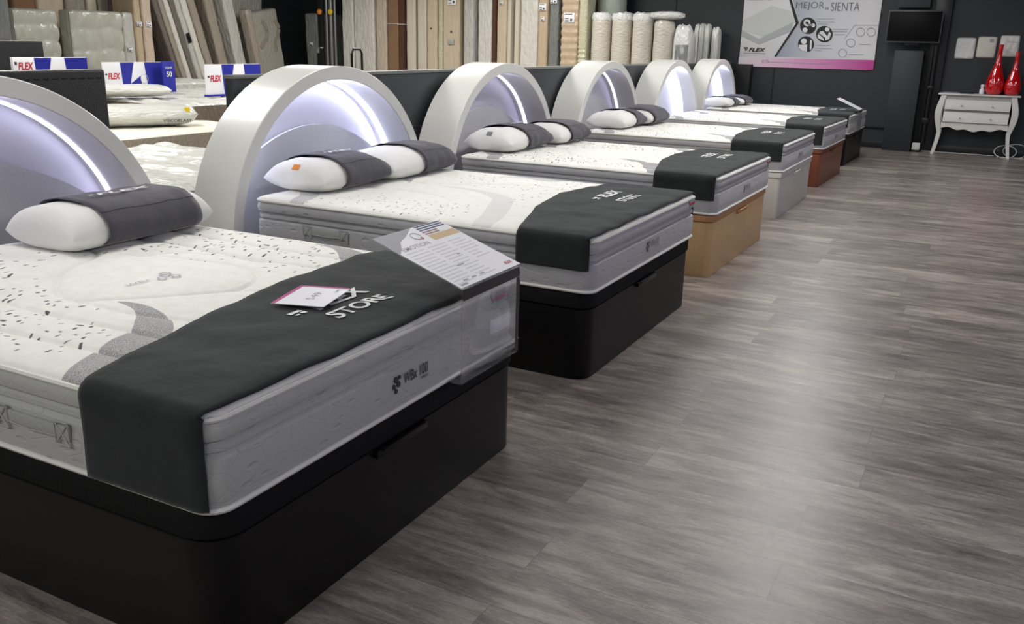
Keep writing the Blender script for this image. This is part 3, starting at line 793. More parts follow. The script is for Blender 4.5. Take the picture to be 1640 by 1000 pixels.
# --- lectern style acrylic sign holder on the nearest bed
def sign_stand(loc, rz, label, w=.37, fh=.30, slope=(.29, .10), small=False):
    t = thing('acrylic_sign_holder', label, 'sign holder', loc, rz, None)
    th = .004
    def strip(pts, y0, y1):
        bm = NB(); V = []
        for (px_, pz_) in pts: V.append([bm.verts.new((px_, yy, pz_)) for yy in (y0, y1)])
        for A, B in zip(V, V[1:]): bm.faces.new((A[0], A[1], B[1], B[0]))
        return bm
    fr = obj('front_panel', bx(-th, 0, 0, w, 0, fh, .001), ACRYL, t)
    lip = obj('bottom_lip', bx(-.055, 0, 0, w, -th, 0, .001), ACRYL, t)
    sx, sz = slope
    bm = NB(); prism(bm, [(0, fh), (-sx, fh+sz), (-sx, fh+sz+th), (0, fh+th)], 0, w, 'y')
    obj('sloping_panel', bm, ACRYL, t)
    # smoked printed band along the fold and the far side edge
    bm = bx(.001, .003, 0.004, w-.004, fh-.035, fh-.002)
    obj('fold_band', bm, SMOKED, t)
    bm = bx(.001, .003, w-.022, w-.002, 0.002, fh-.036)
    obj('edge_band', bm, SMOKED, t)
    return t
X0, Y0 = -1.390, 1.258
st = sign_stand((-1.325, 2.205, .425), .0, 'clear acrylic lectern sign holder hooked on the foot of the nearest mattress')
# information card lying on its slope
ang = math.atan2(.10, .29); Lc = math.hypot(.10, .29)
card = thing('information_card', 'white mattress information card with gold and navy blocks on the near acrylic holder', 'card', (-1.325, 2.205, .7305), 0)
card.rotation_euler = (0, ang, 0)
def cardf(bm, z0=.0):   # card plane: local x from 0 (front) to -Lc (back), y 0..w
    return bm
obj('paper', bx(-Lc-.035, .0, -.004, .374, 0, .0015), PAPER, card)
def rects(rs, z0, z1):
    bm = NB()
    for (a0, a1, b0, b1) in rs: box(bm, a0, a1, b0, b1, z0, z1)
    return bm
g = NB(); prism(g, [(-Lc-.034, -.003), (-Lc-.034, .20), (-Lc+.0, .13), (-Lc+.02, .07), (-Lc+.055, .03), (-Lc+.075, -.003)], .0015, .0019)
obj('grey_corner_print', g, GREYP, card, smooth=False)
obj('navy_bars', rects([(-Lc-.033+k*.012, -Lc-.026+k*.012, .215, .365) for k in range(3)], .0015, .0019), NAVYP, card, smooth=False)
obj('rose_bars', rects([(-Lc+.004+k*.012, -Lc+.011+k*.012, .215, .30) for k in range(2)], .0015, .0019), BROWNP, card, smooth=False)
obj('gold_block', rects([(-Lc+.028, -Lc+.060, .215, .37)], .0015, .0019), GOLD, card, smooth=False)
bm = NB(); tube(bm, [(-Lc+.015+.02*math.cos(k*PI/8), .165+.022*math.sin(k*PI/8), .002) for k in range(16)], .0012, 4, True)
obj('ring_print', bm, GREYP, card); bm = NB(); prism(bm, [(-Lc+.032+.007*math.cos(k*PI/4), .178+.007*math.sin(k*PI/4)) for k in range(8)], .0015, .002); obj('red_dot', bm, RED, card, smooth=False)
rl = []
for r_, xr in enumerate(np.linspace(-Lc+.085, -.022, 13)):
    for c0, c1 in ((.012, .12), (.135, .24), (.255, .35)):
        if c0 > .2 and xr > -.09: continue
        rl.append((xr, xr+.0035, c0, c1-rnd.uniform(0, .035)))
obj('small_print_lines', rects(rl, .0015, .0018), LTGREY, card, smooth=False)
tt = mapv(text_bm('EMOTION', .15, .02, .005), lambda p: (-Lc+.062-p.y, .10+p.x, .002)); obj('heading_print', tt, GREYP, card, smooth=False)
tt = mapv(text_bm('FLEX', .045, .014, .03, .2), lambda p: (-.028-p.y, .335+p.x, .0022)); obj('red_logo', tt, RED, card, smooth=False)
bm = rects([(-.03, -.024, .05+k*.05, .075+k*.05) for k in range(3)]+[(-.016, -.008, .012, .05), (-.10, -.094, .12, .16), (-.15, -.145, .20, .215)], .0015, .002); obj('dark_print_marks', bm, GREYP, card, smooth=False)

# --- price card on the nearest runner
pc = thing('price_card', 'white price card with magenta border lying on the nearest runner over the lettering', 'card', (X0-.365, Y0+.775, BEDS[0][3]+TH+.025), .12)
pc.rotation_euler = (.02, -.02, .25)
obj('paper', bx(-.085, .085, -.10, .10, 0, .0015), PAPER, pc)
obj('magenta_edge', rects([(-.085, -.072, -.10, .10), (-.085, .085, .088, .10)], .0015, .002), MAGENTA, pc, smooth=False)
P = mapv(text_bm('549', .075, .026), lambda p: (.01-p.y, -.005+p.x, .0022)); obj('price_print', P, GREYP, pc, smooth=False)
P = mapv(text_bm('150x190', .03, .01, .01), lambda p: (.055-p.y, .06+p.x, .0022)); obj('size_print', P, DARKPRINT, pc, smooth=False)

# --- small tilted sign on the farthest bed
x6, y6, a6, h6 = BEDS[5]
s6 = sign_stand((x6+.045, y6+.42, h6+.02), a6, 'clear acrylic sign holder hooked on the foot of the farthest mattress', .30, .27, (.30, .13))
c6 = thing('information_card', 'small white tilted information card standing out over the farthest bed', 'card', (x6+.045, y6+.42, h6+.02+.2755), 0)
c6.rotation_euler = (0, math.atan2(.13, .30), a6)
obj('paper', bx(-.33, 0, 0, .30, 0, .004), PAPER, c6)
obj('print_lines', rects([(-.30+k*.03, -.292+k*.03, .03, .26) for k in range(9)], .004, .0045), LTGREY, c6, smooth=False)

# ------------------------------------------------------------------ back wall
YW = 15.2
PX = lambda cx, cy: (-3.86+2.08*((cx-(80-.088*cy))/((1590-.14*cy)-(80-.088*cy))), 2.19-cy*1.02/(735+40*max(0, min(1, cx/1500))))
po = thing('advertising_poster', 'large white and grey bedding poster with magenta foot strip on the dark back wall', 'poster', (0, YW, 0))
def flat(name, polys, m, d, parent=po, d0=.002):
    bm = NB()
    for p in polys: prism(bm, [PX(*q) for q in p], -d, -d+d0, 'y')
    return obj(name, bm, m, parent, smooth=False)
bm = bx(-3.86, -1.78, -.022, -.001, 1.165, 2.42, .002); obj('board', bm, mat('poster_white', (214, 214, 216), .5, var=.02), po)
flat('grey_field', [[(585, -180), (700, 255), (440, 630), (1500, 662), (1600, -180)]], gradient_material('poster_grey_fade', (150, 156, 172), (216, 216, 218), 0, -3.25, -1.95, (196, 198, 204)), .024)
flat('mattress_picture_top', [[(60, 225), (395, 60), (600, 120), (690, 235), (300, 400), (60, 330)]], mat('poster_pale_bed', (196, 198, 196), .5, var=.05, vscale=20), .026)
flat('mattress_picture_side', [[(55, 330), (250, 430), (640, 240), (620, 340), (250, 490), (45, 395)]], mat('poster_bed_side', (170, 174, 176), .5), .028)
flat('black_chevron', [[(540, -180), (565, -180), (700, 255), (668, 262)], [(700, 250), (450, 628), (425, 628), (668, 255)]], mat('poster_black', (26, 26, 30), .5), .030)
flat('magenta_strip', [[(20, 640), (1500, 662), (1482, 775), (12, 740)]], gradient_material('poster_magenta_fade', (226, 216, 222), (186, 62, 142), 0, -3.8, -1.85, (214, 150, 192)), .026)
PBLK = D.materials['poster_black']; PWHT = D.materials['poster_white']
def disc(cx, cy, r, n=28): return [(cx+r*math.cos(2*PI*k/n), cy+r*1.02*math.sin(2*PI*k/n)) for k in range(n)]
flat('black_icon_discs', [disc(802, 282, 90), disc(978, 375, 90), disc(778, 487, 88)], PBLK, .028)
flat('white_icon_figures', [disc(790, 250, 38), disc(768, 330, 27), disc(858, 278, 20), [(800, 262), (850, 270), (850, 284), (800, 278)], disc(1008, 322, 24), [(935, 345), (965, 340), (1010, 400), (1030, 345), (1050, 370), (1030, 430), (975, 450), (910, 420), (905, 385)], disc(755, 455, 32), [(700, 495), (790, 490), (788, 575), (735, 565), (702, 530)], [(822, 440), (842, 440), (838, 545), (818, 550)]], PWHT, .030)
flat('icon_dark_details', [disc(790, 250, 17), [(925, 365), (985, 415), (990, 450), (975, 450), (968, 420), (918, 375)]], PBLK, .032)
bm = NB()
for (cx, cy, w) in ((990, 205, 190), (990, 235, 200), (960, 262, 110), (1150, 318, 170), (1140, 345, 160), (1140, 378, 110), (960, 498, 150), (965, 530, 180), (900, 555, 80), (1400, 485, 120), (1310, 600, 150), (700, 690, 700), (200, 588, 250)):
    a = PX(cx-w/2, cy); b_ = PX(cx+w/2, cy); box(bm, a[0], b_[0], -.031, -.028, a[1]-.004, a[1]+.004)
for c in (disc(1258, 470, 44), disc(1170, 585, 44), disc(1360, 350, 44), disc(1470, 350, 44)):
    pp = [PX(*q) for q in c]; tube(bm, [(p[0], -.029, p[1]) for p in pp], .004, 4, True)
for seg in (((1190, 430), (1300, 275)), ((1300, 275), (1555, 275))):
    a, b_ = PX(*seg[0]), PX(*seg[1]); tube(bm, [(a[0], -.029, a[1]), (b_[0], -.029, b_[1])], .003, 4)
obj('grey_print_lines', bm, GREYP, po)
tx = mapv(text_bm('MEJOR', .43, .125, -.008), lambda p: (PX(825, 55)[0]+p.x, -.030, PX(825, 66)[1]+p.y)); t2 = mapv(text_bm('SIENTA', .42, .125, -.008), lambda p: (PX(1205, 60)[0]+p.x, -.030, PX(1205, 72)[1]+p.y)); t3 = mapv(text_bm('te', .055, .04, 0), lambda p: (PX(1008, 70)[0]+p.x, -.030, PX(1008, 90)[1]+p.y))
obj('slogan_print', merge([tx, t2, t3]), mat('poster_slate_print', (96, 98, 106), .5), po, smooth=False)
tx = mapv(text_bm('FLEX', .27, .062, .03, .25), lambda p: (PX(232, 550)[0]+p.x, -.030, PX(232, 552)[1]+p.y)); bm = NB(); a = PX(100, 545); box(bm, a[0]-.035, a[0]+.035, -.031, -.029, a[1]+.01, a[1]+.03); box(bm, a[0]-.01, a[0]+.02, -.031, -.029, a[1]-.02, a[1]+.0)
obj('logo_print', merge([tx, bm]), PBLK, po, smooth=False)
tx = mapv(text_bm('COLCHON WBX', .37, .04, .02), lambda p: (PX(265, 0)[0]+p.x, -.030, PX(265, -12)[1]+p.y)); bm = NB(); tube(bm, [(PX(300, 680)[0]+.02*math.cos(k), -.029, PX(300, 680)[1]+.02*math.sin(k)) for k in range(6)], .004, 4, True); tube(bm, [(PX(345, 680)[0]+.02*math.cos(k), -.029, PX(345, 680)[1]+.02*math.sin(k)) for k in range(6)], .004, 4, True)
obj('small_heading_print', merge([tx, bm]), GREYP, po, smooth=False)

# dark pilaster at the left of the poster, right at the partition end
struct('trim_6', bx(-3.90, -3.62, 15.02, 15.2, 0, 1.2, .004), WALLDK)
# pedestal column under the television
o = obj('pedestal_column', bx(-1.475, -1.075, 14.90, 15.19, 0, 1.47, .006), mat('slate_column', (40, 45, 49), .5)); tag(o, 'dark slate box column standing under the wall television', 'column')
# recess and pipe casing to the right of the column
struct('trim_7', bx(-1.02, -.80, 15.12, 15.2, 0, CZ, .004), mat('charcoal_casing', (30, 32, 34), .4))
struct('trim_8', bx(-1.54, -1.10, 15.10, 15.2, 2.08, CZ, .004), mat('mid_slate_casing', (58, 62, 66), .5))
bm = NB(); tube(bm, [(-.93, 15.08, .12), (-.93, 15.08, 1.55)], .035, 12); box(bm, -.975, -.885, 15.03, 15.12, .42, .50, .004); box(bm, -.97, -.89, 15.035, 15.12, .92, .97, .004)
o = obj('drain_pipe', bm, mat('black_pipe', (24, 25, 27), .35)); tag(o, 'black vertical pipe with collars on the wall right of the dark column', 'pipe')
# television
tv = thing('television', 'black flat television on a bracket above the dark column', 'television', (-1.26, 14.93, 1.58))
bm = NB(); box(bm, -.372, .372, -.02, .02, 0, .455, .006)
obj('housing', bm, FRAME, tv)
obj('screen', bx(-.356, .356, -.024, -.0205, .022, .438, .001), SCREEN, tv)
bm = bx(-.30, .22, .02, .26, .10, .32, .004); box(bm, -.10, .10, .0, .05, -.045, .03, .004); obj('wall_bracket', bm, METALDARK, tv)
# small white plug box by the column foot
wb = thing('plug_box', 'small white plug box on the floor beside the dark column', 'box', (-1.0, 14.98, 0))
obj('housing', bx(-.055, .055, -.05, .05, 0.03, .135, .008), CABLE, wb); obj('foot', bx(-.045, .045, -.04, .04, 0, .03, .003), METALDARK, wb)

# --- console table
tb = thing('console_table', 'white two-drawer console table with curved legs against the back wall', 'table', (-.26, 14.84, 0))
obj('table_top', bx(-.535, .535, -.02, .33, .862, .885, .006), TABLEW, tb)
bm = bx(-.43, .43, .015, .31, .50, .862); obj('carcass', bm, TABLEG, tb)  # grey carcass: the shadow between the drawers is put into its colour
for (z0, z1, lb_) in ((.66, .80, 0), (.48, .625, 1)):
    # drawer fronts slope outward towards the bottom
    bm = NB(); prism(bm, [(.004, z1), (-.018, z1-.03), (-.034, z0+.02), (-.034, z0), (.012, z0), (.012, z1)], -.425, .425, 'x')
    d = obj('drawer', bm, TABLEW, tb)
    for kx in (-.2, .2):
        bm = NB(); lathe(bm, [(.001, 0), (.006, .002), (.006, .008), (.011, .014), (.009, .022), (.001, .025)], 12)
        obj('knob', bm, TABLEG, d, (kx, -.034, (z0+z1)/2-.01), (PI/2, 0, 0))
bm = NB()
pts = [(-.44, .47)]+[(.44, .47)]+[(xx, .40-.035*math.cos(xx/.44*PI*.5)**2-.012*math.cos(xx*28)) for xx in np.linspace(.44, -.44, 30)]
prism(bm, pts, -.012, .012, 'y'); obj('apron', bm, TABLEW, tb)
def cab_leg(sx, sy):
    bm = NB(); R_ = []
    for k in range(17):
        tt_ = k/16; z = .862*(1-tt_)
        off = .055*math.sin(min(1, tt_/.62)*PI)**1.2 - .055*max(0, (tt_-.62)/.38)**1.0*-1*0
        foot = .05*max(0, (tt_-.62)/.38)**1.3
        o_ = off*.8+foot
        w = .034-.014*tt_+.012*math.sin(min(1, tt_/.62)*PI)
        cx = sx*(.455+o_); cy = (.025 if sy < 0 else .285)+sy*o_*.4
        R_.append([bm.verts.new((cx+a_*w, cy+b_*w*.8, z)) for a_, b_ in ((-1, -1), (1, -1), (1, 1), (-1, 1))])
    for A, B in zip(R_, R_[1:]):
        for k in range(4): bm.faces.new((A[k], A[(k+1) % 4], B[(k+1) % 4], B[k]))
    bm.faces.new(R_[0][::-1]); bm.faces.new(R_[-1])
    return bm
for sx in (-1, 1):
    for sy in (-1, 1): obj('leg', cab_leg(sx, sy), TABLEW, tb)
# vases
def vase(x, y, h, r, label, lean=0):
    prof = [(.045, 0), (r*.78, .01), (r*.95, h*.10), (r, h*.2), (r*.93, h*.3), (r*.62, h*.46), (r*.36, h*.60), (r*.26, h*.75), (r*.24, h*.9), (r*.30, h), (r*.22, h), (r*.18, h*.92)]
    # smooth profile
    zs = [p[1] for p in prof]; bm = NB(); lathe(bm, prof, 36)
    o = obj('tall_vase', bm, VASE, None, (x, y, .8855)); o.rotation_euler = (0, lean, 0); tag(o, label, 'vase', 'red vases on the console table')
    md = o.modifiers.new('sub', 'SUBSURF'); md.levels = 1; md.render_levels = 2
vase(-.085, 15.01, .70, .122, 'taller glossy red vase, the left one on the white console table')
vase(.145, 15.01, .60, .112, 'shorter glossy red vase, the right one on the white console table')
bm = NB(); lathe(bm, [(.028, 0), (.034, .01), (.034, .06), (.02, .08), (.022, .10), (.03, .12), (.02, .135), (.001, .138)], 18)
o = obj('white_figurine', bm, PAPER, None, (-.235, 15.02, .8855)); tag(o, 'small white ornament left of the taller red vase', 'ornament')
for k, (xx, yy, rz, lb_, ww) in enumerate(((-.63, 14.98, .2, 'grey leaflet lying at the left end of the console table', .20), (-.42, 15.0, -.1, 'dark leaflet lying on the console table between the grey one and the ornament', .16))):
    o = obj('leaflet', bx(-ww/2, ww/2, -.1, .1, 0, .012+.004*k, .002), GREYP if k == 0 else METALDARK, None, (xx, yy, .8855), (0, 0, rz)); tag(o, lb_, 'leaflet', 'leaflets on the console table')
# memory foam sample pads on the wall
for k, (x0, x1, lb_, col) in enumerate(((-.68, -.42, 'quilted white sample pad, left one of three on the back wall', (226, 226, 222)), (-.40, -.15, 'plain cream sample pad with grey mark, middle of three on the wall', (216, 212, 202)), (-.11, .14, 'white sample pad behind the tall red vase', (222, 220, 214)))):
    t = thing('sample_pad', lb_, 'sample pad', ((x0+x1)/2, 15.2, 1.37+.02*k), 0, 'sample pads on the back wall')
    w = (x1-x0)/2
    def fp(a_, b_):
        p, q = a_*2-1, b_*2-1
        e = max(0, 1-abs(p)**8)**.4*max(0, 1-abs(q)**8)**.4
        z = .035*e+(.006*math.cos(p*7+q*5)*math.cos(q*8-p*3)*e if k != 1 else 0)
        return (p*w*(1-.05*abs(q)**6), -.004-z, .15+q*.15*(1-.05*abs(p)**6))
    bm = grid(26, 28, fp); bmesh.ops.recalc_face_normals(bm, faces=bm.faces)
    o = obj('pad', bm, mat('sample_pad_cover_%d' % k, col, .75, var=.03), t)
    bm = bx(-w*.9, w*.9, -.006, 0, .02, .28, .002); obj('backing', bm, PAPER, t)
    if k == 1: obj('mark', bx(.03, .08, -.045, -.038, .22, .27, .002), GREYP, t)
    if k == 2: obj('mark', bx(-.03, .09, -.045, -.039, .205, .215, .002), GREYP, t)
# cables on the floor
bm = NB(); pth = [(.08+.13*math.cos(a_)*1.1, 14.95+.05*math.sin(a_), .09+.085*math.sin(a_)) for a_ in np.linspace(-1.4, 4.6, 30)]
tube(bm, [(p[0]+.12, p[1], p[2]) for p in pth], .006, 6)
tube(bm, [(.33+.16*math.cos(a_), 15.02+.03*math.sin(a_*2), .10+.10*math.sin(a_)) for a_ in np.linspace(-1.2, 4.2, 30)], .006, 6)
tube(bm, [(.1+k*.06, 14.93+.03*math.sin(k*2.1), .008) for k in range(8)], .007, 6)
o = obj('cable_coil', bm, CABLE); tag(o, 'coiled white cable on the floor behind the right leg of the console table', 'cable')
bm = NB(); tube(bm, [(-.93+k*.09, 15.10+.015*math.sin(k*1.7), .008) for k in range(12)], .006, 6)
o = obj('floor_cable', bm, CABLE); tag(o, 'thin white cable running along the wall foot under the console table', 'cable')

# ------------------------------------------------------------------ store behind: black upholstered panels
def upholstered(loc, w, h, label, stitch=True):
    t = thing('upholstered_headboard', label, 'headboard', loc, 0, 'black upholstered headboards')
    obj('cover', bx(-.08, 0, -w, 0, 0, h, .012, 3), BLACKVINYL, t)
    if stitch:
        bm = NB()
        for k in range(int(w/.045)): box(bm, .0, .002, -w+.02+k*.045, -w+.045+k*.045, h-.040, h-.036)
        obj('stitching', bm, METALDARK, t)
        o = obj('care_tag', bx(.0, .003, -.33, -.305, h-.155, h-.10, .001), GREYP, t)
    return t
upholstered((-3.72, 2.93, 0), 1.6, 1.275, 'black upholstered headboard with stitched top edge behind the nearest white arch')
upholstered((-6.62, 4.68, 0), 1.5, 1.37, 'black upholstered headboard standing at the far left among the store beds', False)

# --- plastic wrapped display mattresses lying in the store
def film(name, rgb, rough=.22, bump=.8, sc=7, stretch=(2.2, 2.2, .7), var=.1, vs=5):
    m = mat(name, rgb, rough, var=max(var, .14), vscale=vs, bump=min(1, bump*1.3), bscale=sc, coat=.5, stretch=stretch)
    m.node_tree.nodes['Bump'].inputs['Distance'].default_value = .035
    return m
F_WHITE = film('white_quilt_in_film', (222, 222, 216), .35, .9, 10, (1, 6, 1)); F_BROWN = film('taupe_border_in_film', (122, 110, 98), .3, .6, 14)
F_PATT = mat('taupe_patterned_border', (168, 158, 142), .7, var=.5, vscale=55)
def lying(loc, L_, W_, z0, z1, sidem, topm, label, fold=False, rz=0, lip=.02):
    t = thing('store_mattress', label, 'mattress', loc, rz, 'mattresses lying in the store')
    o = rr_points(-L_, 0, 0, W_, .06, .06)
    T_ = z1-z0
    obj('border', loft(NB(), o, [(.02, 0), (.0, .02), (-.004, T_*.5), (.0, T_-.03)], (True, False)), sidem, t)
    def f(a_, b_):
        u, v = a_*L_, b_*W_
        d = min(u, L_-u, v, W_-v); z = T_-.03+.03*math.sqrt(max(0, 1-(1-min(1, d/.07))**2))
        if fold: z += .030*nz(u*2.0, v*13, 0)*min(1, d/.08)+.012*nz(u*6, v*34, 4)*min(1, d/.05)-.012
        else: z += .004*math.sin(u*14)*math.sin(v*14)*min(1, d/.05)
        return (-u, v, z)
    obj('top', grid(60, 90, f), topm, t)
    # base plinth
    obj('plinth', bx(-L_+.05, -.05, .05, W_-.05, -z0, -.001, .004), METALDARK, t)
    return t
lying((-3.98, 3.10, .36), 1.9, 2.02, .36, .62, F_WHITE, F_WHITE, 'white mattress in wrinkled plastic film between the first two arched headboards', True)
lying((-6.0, 4.75, .40), 2.0, 1.55, .40, .67, F_PATT, YELLOWED, 'cream mattress with patterned taupe side behind the film-wrapped one')
lying((-7.0, 6.45, .50), 2.2, 2.2, .50, .80, F_BROWN, F_WHITE, 'white mattress with brown wrapped side, carrying the blue and white displays', True)
lying((-9.4, 6.9, .50), 2.0, 2.6, .50, .86, F_WHITE, F_WHITE, 'white mattress at the far end of the store, edge seen below the leaning stacks', True)
# film pillows
def film_pillow(loc, lx, ly, hh, rz, label, lbl):
    t = thing('wrapped_pillow', label, 'pillow', loc, rz, 'wrapped pillows in the store')
    bm = NB(); n = 24; R_ = []
    for k in range(21):
        s = k/20*2-1; e = max(0.0, 1-abs(s)**5)**.45
        R_.append([bm.verts.new((s*lx/2, math.cos(2*PI*j/n)*ly/2*(e*.75+.25), hh/2+math.sin(2*PI*j/n)*hh/2*e+.006*nz(s*6, j*.9, 2)*e)) for j in range(n)])
    for A, B in zip(R_, R_[1:]):
        for j in range(n): bm.faces.new((A[j], A[(j+1) % n], B[(j+1) % n], B[j]))
    bm.faces.new(R_[0][::-1]); bm.faces.new(R_[-1])
    obj('roll', bm, F_WHITE, t)
    if lbl:
        bm = NB(); s = .62
        for v0, m_, nm, w_, dz in ((.0, YELLOW, 'yellow_label', .05, .62),):
            box(bm, lx*.36, lx*.36+.04, -ly*.5*.80-.006, -ly*.5*.66, hh*.62, hh*.86); obj(nm, bm, m_, t)
        tx = mapv(text_bm('VISCOELAST', .24, .022, .03), lambda p: (lx*.28+p.x, -ly*.48-.012, hh*.30+p.y)); obj('lettering', tx, DARKPRINT, t, smooth=False)
    return t
film_pillow((-6.55, 5.45, .676), .98, .42, .19, 1.05, 'white pillow roll in film with yellow label on the cream store mattress', True)
film_pillow((-8.1, 6.55, .81), 1.0, .38, .13, .95, 'flat wrapped pillow under the middle blue and white display', False)

# --- blue and white counter displays
def counter_display(loc, w, h, label, ty=.56, rz=0):
    t = thing('counter_display', label, 'display sign', loc, rz, 'blue and white counter displays')
    obj('board', bx(-.03, 0, 0, w, 0, h, .002), PAPER, t)
    bm = NB(); prism(bm, [(w*.30, .02), (w*.27, h-.002), (w*.50, h-.002), (w*.42, h*.30), (w*.60, h*.55), (w*.62, .02)], .0005, .0025, 'x'); obj('blue_print', bm, BLUE, t, smooth=False)
    bm = NB(); prism(bm, [(w*.72, .02), (w*.68, h-.002), (w-.002, h-.002), (w-.002, .02)], .0005, .0025, 'x'); obj('blue_end_print', bm, BLUE, t, smooth=False)
    obj('foot_strip', bx(-.05, .012, -.01, w*.72, 0, .022, .002), BLUE, t)
    tx = mapv(text_bm('FLEX', w*.20, h*.20, .035, .2), lambda p: (.003, w*.155+p.x, h*ty+p.y)); obj('red_logo', tx, RED, t, smooth=False)
    bm = bx(.001, .003, w*.015, w*.045, h*ty+.01, h*ty+.03); obj('logo_mark', bm, DARKPRINT, t)
    bm = NB(); tube(bm, [(.004, w*.66+.05*math.cos(k*PI/8), h*.45+.05*math.sin(k*PI/8)) for k in range(16)], .003, 4, True); obj('ring_print', bm, LTGREY, t)
    return t
counter_display((-6.2, 4.13, .99), .60, .27, 'blue and white counter display farthest left, above the black headboard', .78)
counter_display((-8.5, 6.68, .815), .78, .33, 'blue and white counter display in the middle, beside the booklet with 50')
counter_display((-7.6, 7.26, .805), .82, .34, 'blue and white counter display right, beside the end of the dark partition')
o = obj('display_riser', bx(-.18, .02, -.03, .58, 0, .97, .005), METALDARK, None, (-6.2, 4.14, .018)); tag(o, 'dark riser carrying the leftmost blue and white display', 'stand')
bk = thing('booklet_holder', 'dark blue booklet printed 50 beside the middle display', 'booklet', (-8.38, 7.36, .815), .0)
obj('cover', bx(-.02, 0, 0, .17, 0, .34, .002), BLUE, bk); obj('foot', bx(-.08, .03, 0, .17, 0, .012, .002), ACRYL, bk)
tx = mapv(text_bm('50', .075, .06, .03), lambda p: (.003, .085+p.x, .20+p.y)); t2 = mapv(text_bm('DORMIR', .10, .02, .01), lambda p: (.003, .085+p.x, .27+p.y)); obj('number_print', tx, LETTER, bk, smooth=False); obj('heading_print', t2, LETTER, bk, smooth=False)

# ------------------------------------------------------------------ upright mattresses and rolls
def upright(name, loc, w, d, h, m, label, cat='mattress', group=None, tilt=(0, 0), rz=0, rn=.04, wob=.008, labels=(), quilts=0, strap=None, squares=0):
    """wrapped mattress on end: front faces -y of its own frame; w across, d deep, h tall"""
    t = thing(name, label, cat, loc, rz, group)
    t.rotation_euler = (tilt[0], tilt[1], rz)
    sd = hash_(label)
    o = rr_points(-w/2, w/2, 0, d, min(rn, w*.3), min(rn, w*.3), .03 if squares else .08)
    prof = [(.03, 0), (.0, .02)]; nzr = 60 if squares or quilts else 26
    for k in range(1, nzr): prof.append((.0, .02+(h-.05)*k/nzr))
    prof += [(.0, h-.03), (.02, h-.006), (.05, h)]
    bm = loft(NB(), o, prof)
    for v in bm.verts:
        k = nz(v.co.x*7+sd, v.co.y*5, v.co.z*4)*wob+nz(v.co.x*20, v.co.y*12, v.co.z*11+sd)*wob*.5
        if quilts: k += .010*math.cos(v.co.z*2*PI*quilts/h)
        if squares and v.co.y < .02:
            k += .030*(abs(math.sin(v.co.x*PI/squares+nz(v.co.z*3, 0, 5)*.8))*abs(math.sin(v.co.z*PI/squares+nz(v.co.x*3, 7, 5)*.8)))**.5
        v.co.y -= k; v.co.x += k*.4*(1 if v.co.x > 0 else -1)
    obj('wrapped_body', bm, m, t)
    for (lx, lz, lw, lh, lm) in labels:
        obj('paper_label', bx(lx-lw/2, lx+lw/2, -.020, -.013, lz-lh/2, lz+lh/2, .001), lm, t)
        if lm is PAPER:
            obj('label_print', rects2(lx, lz, lw, lh), DARKPRINT, t, smooth=False)
    if strap:
        for z in strap: obj('strap', bx(-w/2-.012, w/2+.012, -.018, d*.2, z-.006, z+.006, .002), CABLE, t)
    return t
def rects2(lx, lz, lw, lh):
    bm = NB(); box(bm, lx-lw*.42, lx+lw*.3, -.022, -.0205, lz+lh*.30, lz+lh*.42)
    for k in range(2): box(bm, lx-lw*.4, lx-lw*.05, -.022, -.0205, lz-lh*(.05+.25*k)-.012, lz-lh*(.05+.25*k))
    box(bm, lx+lw*.1, lx+lw*.3, -.022, -.0205, lz-lh*.35, lz-lh*.1); return bm
def hash_(s): return (sum(ord(c)*(i+3) for i, c in enumerate(s)) % 97)*.37
FW = film('film_white', (214, 210, 202), .3, .7, 9); FG = film('film_grey', (192, 190, 184), .28, .8, 9); FB = film('film_beige', (202, 186, 162), .35, .4, 8); FC = film('film_cream', (206, 198, 178), .4, .3, 6)
FT = film('film_taupe', (156, 146, 134), .3, .6, 10); FK = film('film_dark_taupe', (110, 102, 96), .28, .7, 10); CARD = mat('brown_cardboard', (136, 104, 78), .8, var=.08); RUST = mat('red_brown_cardboard', (84, 54, 40), .8); FP = film('film_pink_beige', (202, 184, 166), .35, .6, 12)
FO = film('film_orange_tan', (190, 170, 142), .35, .4, 10); FY = film('film_pale_yellow', (214, 210, 180), .35, .6, 26, (1, 1, 4)); FGR = film('film_green_grey', (182, 182, 170), .4, .35, 8); FD = film('film_dim_grey', (120, 122, 120), .25, .7, 9)
FPA = film('film_patterned_grey', (172, 170, 158), .4, .5, 16, var=.22, vs=16)
G = 'wrapped mattresses standing against the store wall'
YF = 13.95
rack = thing('steel_storage_rack', 'low steel rack shelf carrying the upright wrapped mattresses along the back wall', 'rack', (0, 0, 0))
obj('shelf', bx(-11.1, -6.235, 13.9, 15.15, .12, .16, .004), METALDARK, rack)
for x in (-11.05, -9.4, -7.8, -6.28): obj('upright_leg', bx(x-.03, x+.03, 13.92, 14.0, 0, .12), METALDARK, rack)
bl = lambda z, w=.12, x=0: (x, z, w, w*.85, PAPER)
